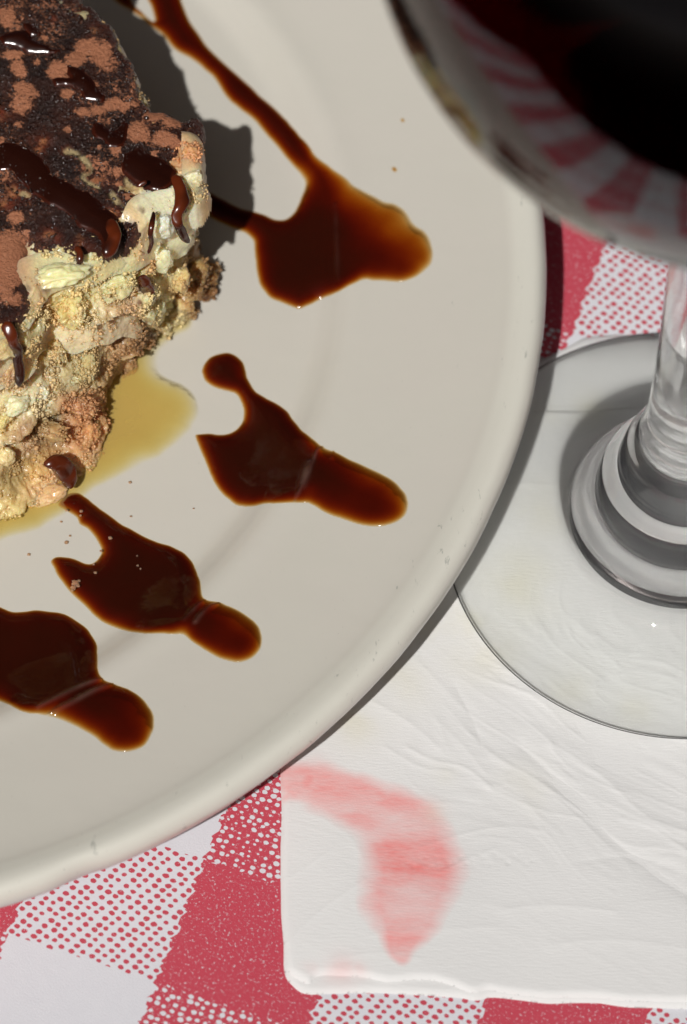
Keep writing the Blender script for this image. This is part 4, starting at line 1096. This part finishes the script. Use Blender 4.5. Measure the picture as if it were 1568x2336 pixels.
outer = [(0, ZF + .05), (.5, ZF + .045), (1.0, ZF + .02), (1.40, ZF), (1.505, ZF), (1.525, ZF + .012), (1.532, ZF + .032), (1.522, ZF + .052), (1.49, ZF + .066), (1.3, ZF + .085), (1.1, ZF + .10), (.92, ZF + .135), (.80, ZF + .19),
         (.745, ZF + .27), (.725, ZF + .36), (.69, ZF + .43), (.63, ZF + .48), (.58, ZF + .54), (.565, ZF + .64), (.545, ZF + .74), (.50, ZF + .81), (.455, ZF + .87), (.44, ZF + .96), (.41, ZF + 1.08), (.35, ZF + 1.20), (.315, ZF + 1.40), (.30, ZF + 1.62), (.288, 2.2), (.285, 2.8), (.29, 3.4), (.31, 3.9), (.36, 4.35), (.46, 4.68), (.66, 4.93)]
for a in np.linspace(math.asin(.9 / SR), math.pi * .5 + .62, 30):
    outer.append((SR * math.sin(a), SZ - SR * math.cos(a)))
top_r, top_z = outer[-1]
inner = [(top_r - .03, top_z + .02)]
LV = 8.5; R_ = SR - .05
A_LV = math.pi - math.acos((LV - SZ) / R_)
for a in np.linspace(math.pi * .5 + .62, A_LV, 6):
    inner.append(((SR - .05) * math.sin(a), SZ - (SR - .05) * math.cos(a)))
full = smooth_poly(outer + inner, 6, closed=False)
full[:, 0] = np.clip(full[:, 0], 0, None); full[0, 0] = 0
full = full[(full[:, 0] > 0.004) | (np.arange(len(full)) == 0)]
tg = np.gradient(full, axis=0); nr = np.stack([tg[:, 1], -tg[:, 0]], 1); nr /= np.linalg.norm(nr, axis=1)[:, None]
cut1 = int(np.argmin(np.hypot(full[:, 0] - .735, full[:, 1] - (ZF + .30)))) ; cut2 = int(np.argmin(np.hypot(full[:, 0] - .46, full[:, 1] - 4.68)))
wg = empty('wine_glass', (GC[0], GC[1], ZF), 'clear stemmed wine glass of red wine standing on the napkin', 'glass')
GLASS_FOOT = glass_material('clear_glass_foot', 0.88)
GLASS = glass_material('clear_glass', 0.0)
GLASS_STEM = glass_material('clear_glass_stem', 0.18)
SEG = 256
for nm, a, b, mat in (('foot', 0, cut1, GLASS_FOOT), ('stem', cut1, cut2, GLASS_STEM), ('bowl', cut2, len(full) - 1, GLASS)):
    pr_ = full[a:b + 1]; nn = nr[a:b + 1]
    me = lathe(nm, pr_, SEG, (GC[0], GC[1]), True)
    # profile runs outward then up: make the faces look out of the glass
    th = np.linspace(0, 2 * np.pi, SEG, endpoint=False); vn = []
    for (r, z), (x, y) in zip(pr_, nn):
        if r < 1e-6: vn.append([[0, 0, math.copysign(1, y)]])
        else: vn.append(np.stack([x * np.cos(th), x * np.sin(th), np.full(SEG, y)], 1))
    vn = np.concatenate(vn)
    me.normals_split_custom_set_from_vertices([tuple(map(float, v)) for v in vn])
    link(nm, me, mat, wg)

def wine_material(name, ior):
    # the side of the wine lies against the glass (relative index below 1), its surface against the air
    m, nt, out = new_mat(name); n = N(nt)
    g = n('BsdfGlass'); g.inputs['Roughness'].default_value = 0.0; g.inputs['IOR'].default_value = ior; g.inputs['Color'].default_value = (1, 1, 1, 1)
    nt.links.new(g.outputs[0], out.inputs[0])
    va = n('VolumeAbsorption'); va.inputs['Color'].default_value = (0.80, 0.02, 0.04, 1); va.inputs['Density'].default_value = 240.0
    nt.links.new(va.outputs[0], out.inputs[1])
    return m
wp = [(0, SZ - R_)] + [(R_ * math.sin(a), SZ - R_ * math.cos(a)) for a in np.linspace(.05, A_LV, 60)]
nside = len(wp) - 1
wp += [(wp[-1][0] - .03, LV - .012), (wp[-1][0] - .1, LV - .02), (0, LV - .02)]
me = lathe('red_wine', wp, SEG, (0, 0), True)
w = link('red_wine', me, wine_material('red_wine_against_glass', 1.34 / 1.52), None, 'dark red wine filling the bowl of the glass', 'wine')
me.materials.append(wine_material('red_wine_surface', 1.34))
zc = np.array([p.center.z for p in me.polygons]) / S; rc = np.array([math.hypot(p.center.x, p.center.y) for p in me.polygons]) / S
me.polygons.foreach_set('material_index', ((zc > LV - .025) & (rc < wp[nside][0] - .001) & (zc < LV - .001) & (zc > LV - .0201 - .01)).astype(np.int32))
w.location = (GC[0] * S, GC[1] * S, 0)
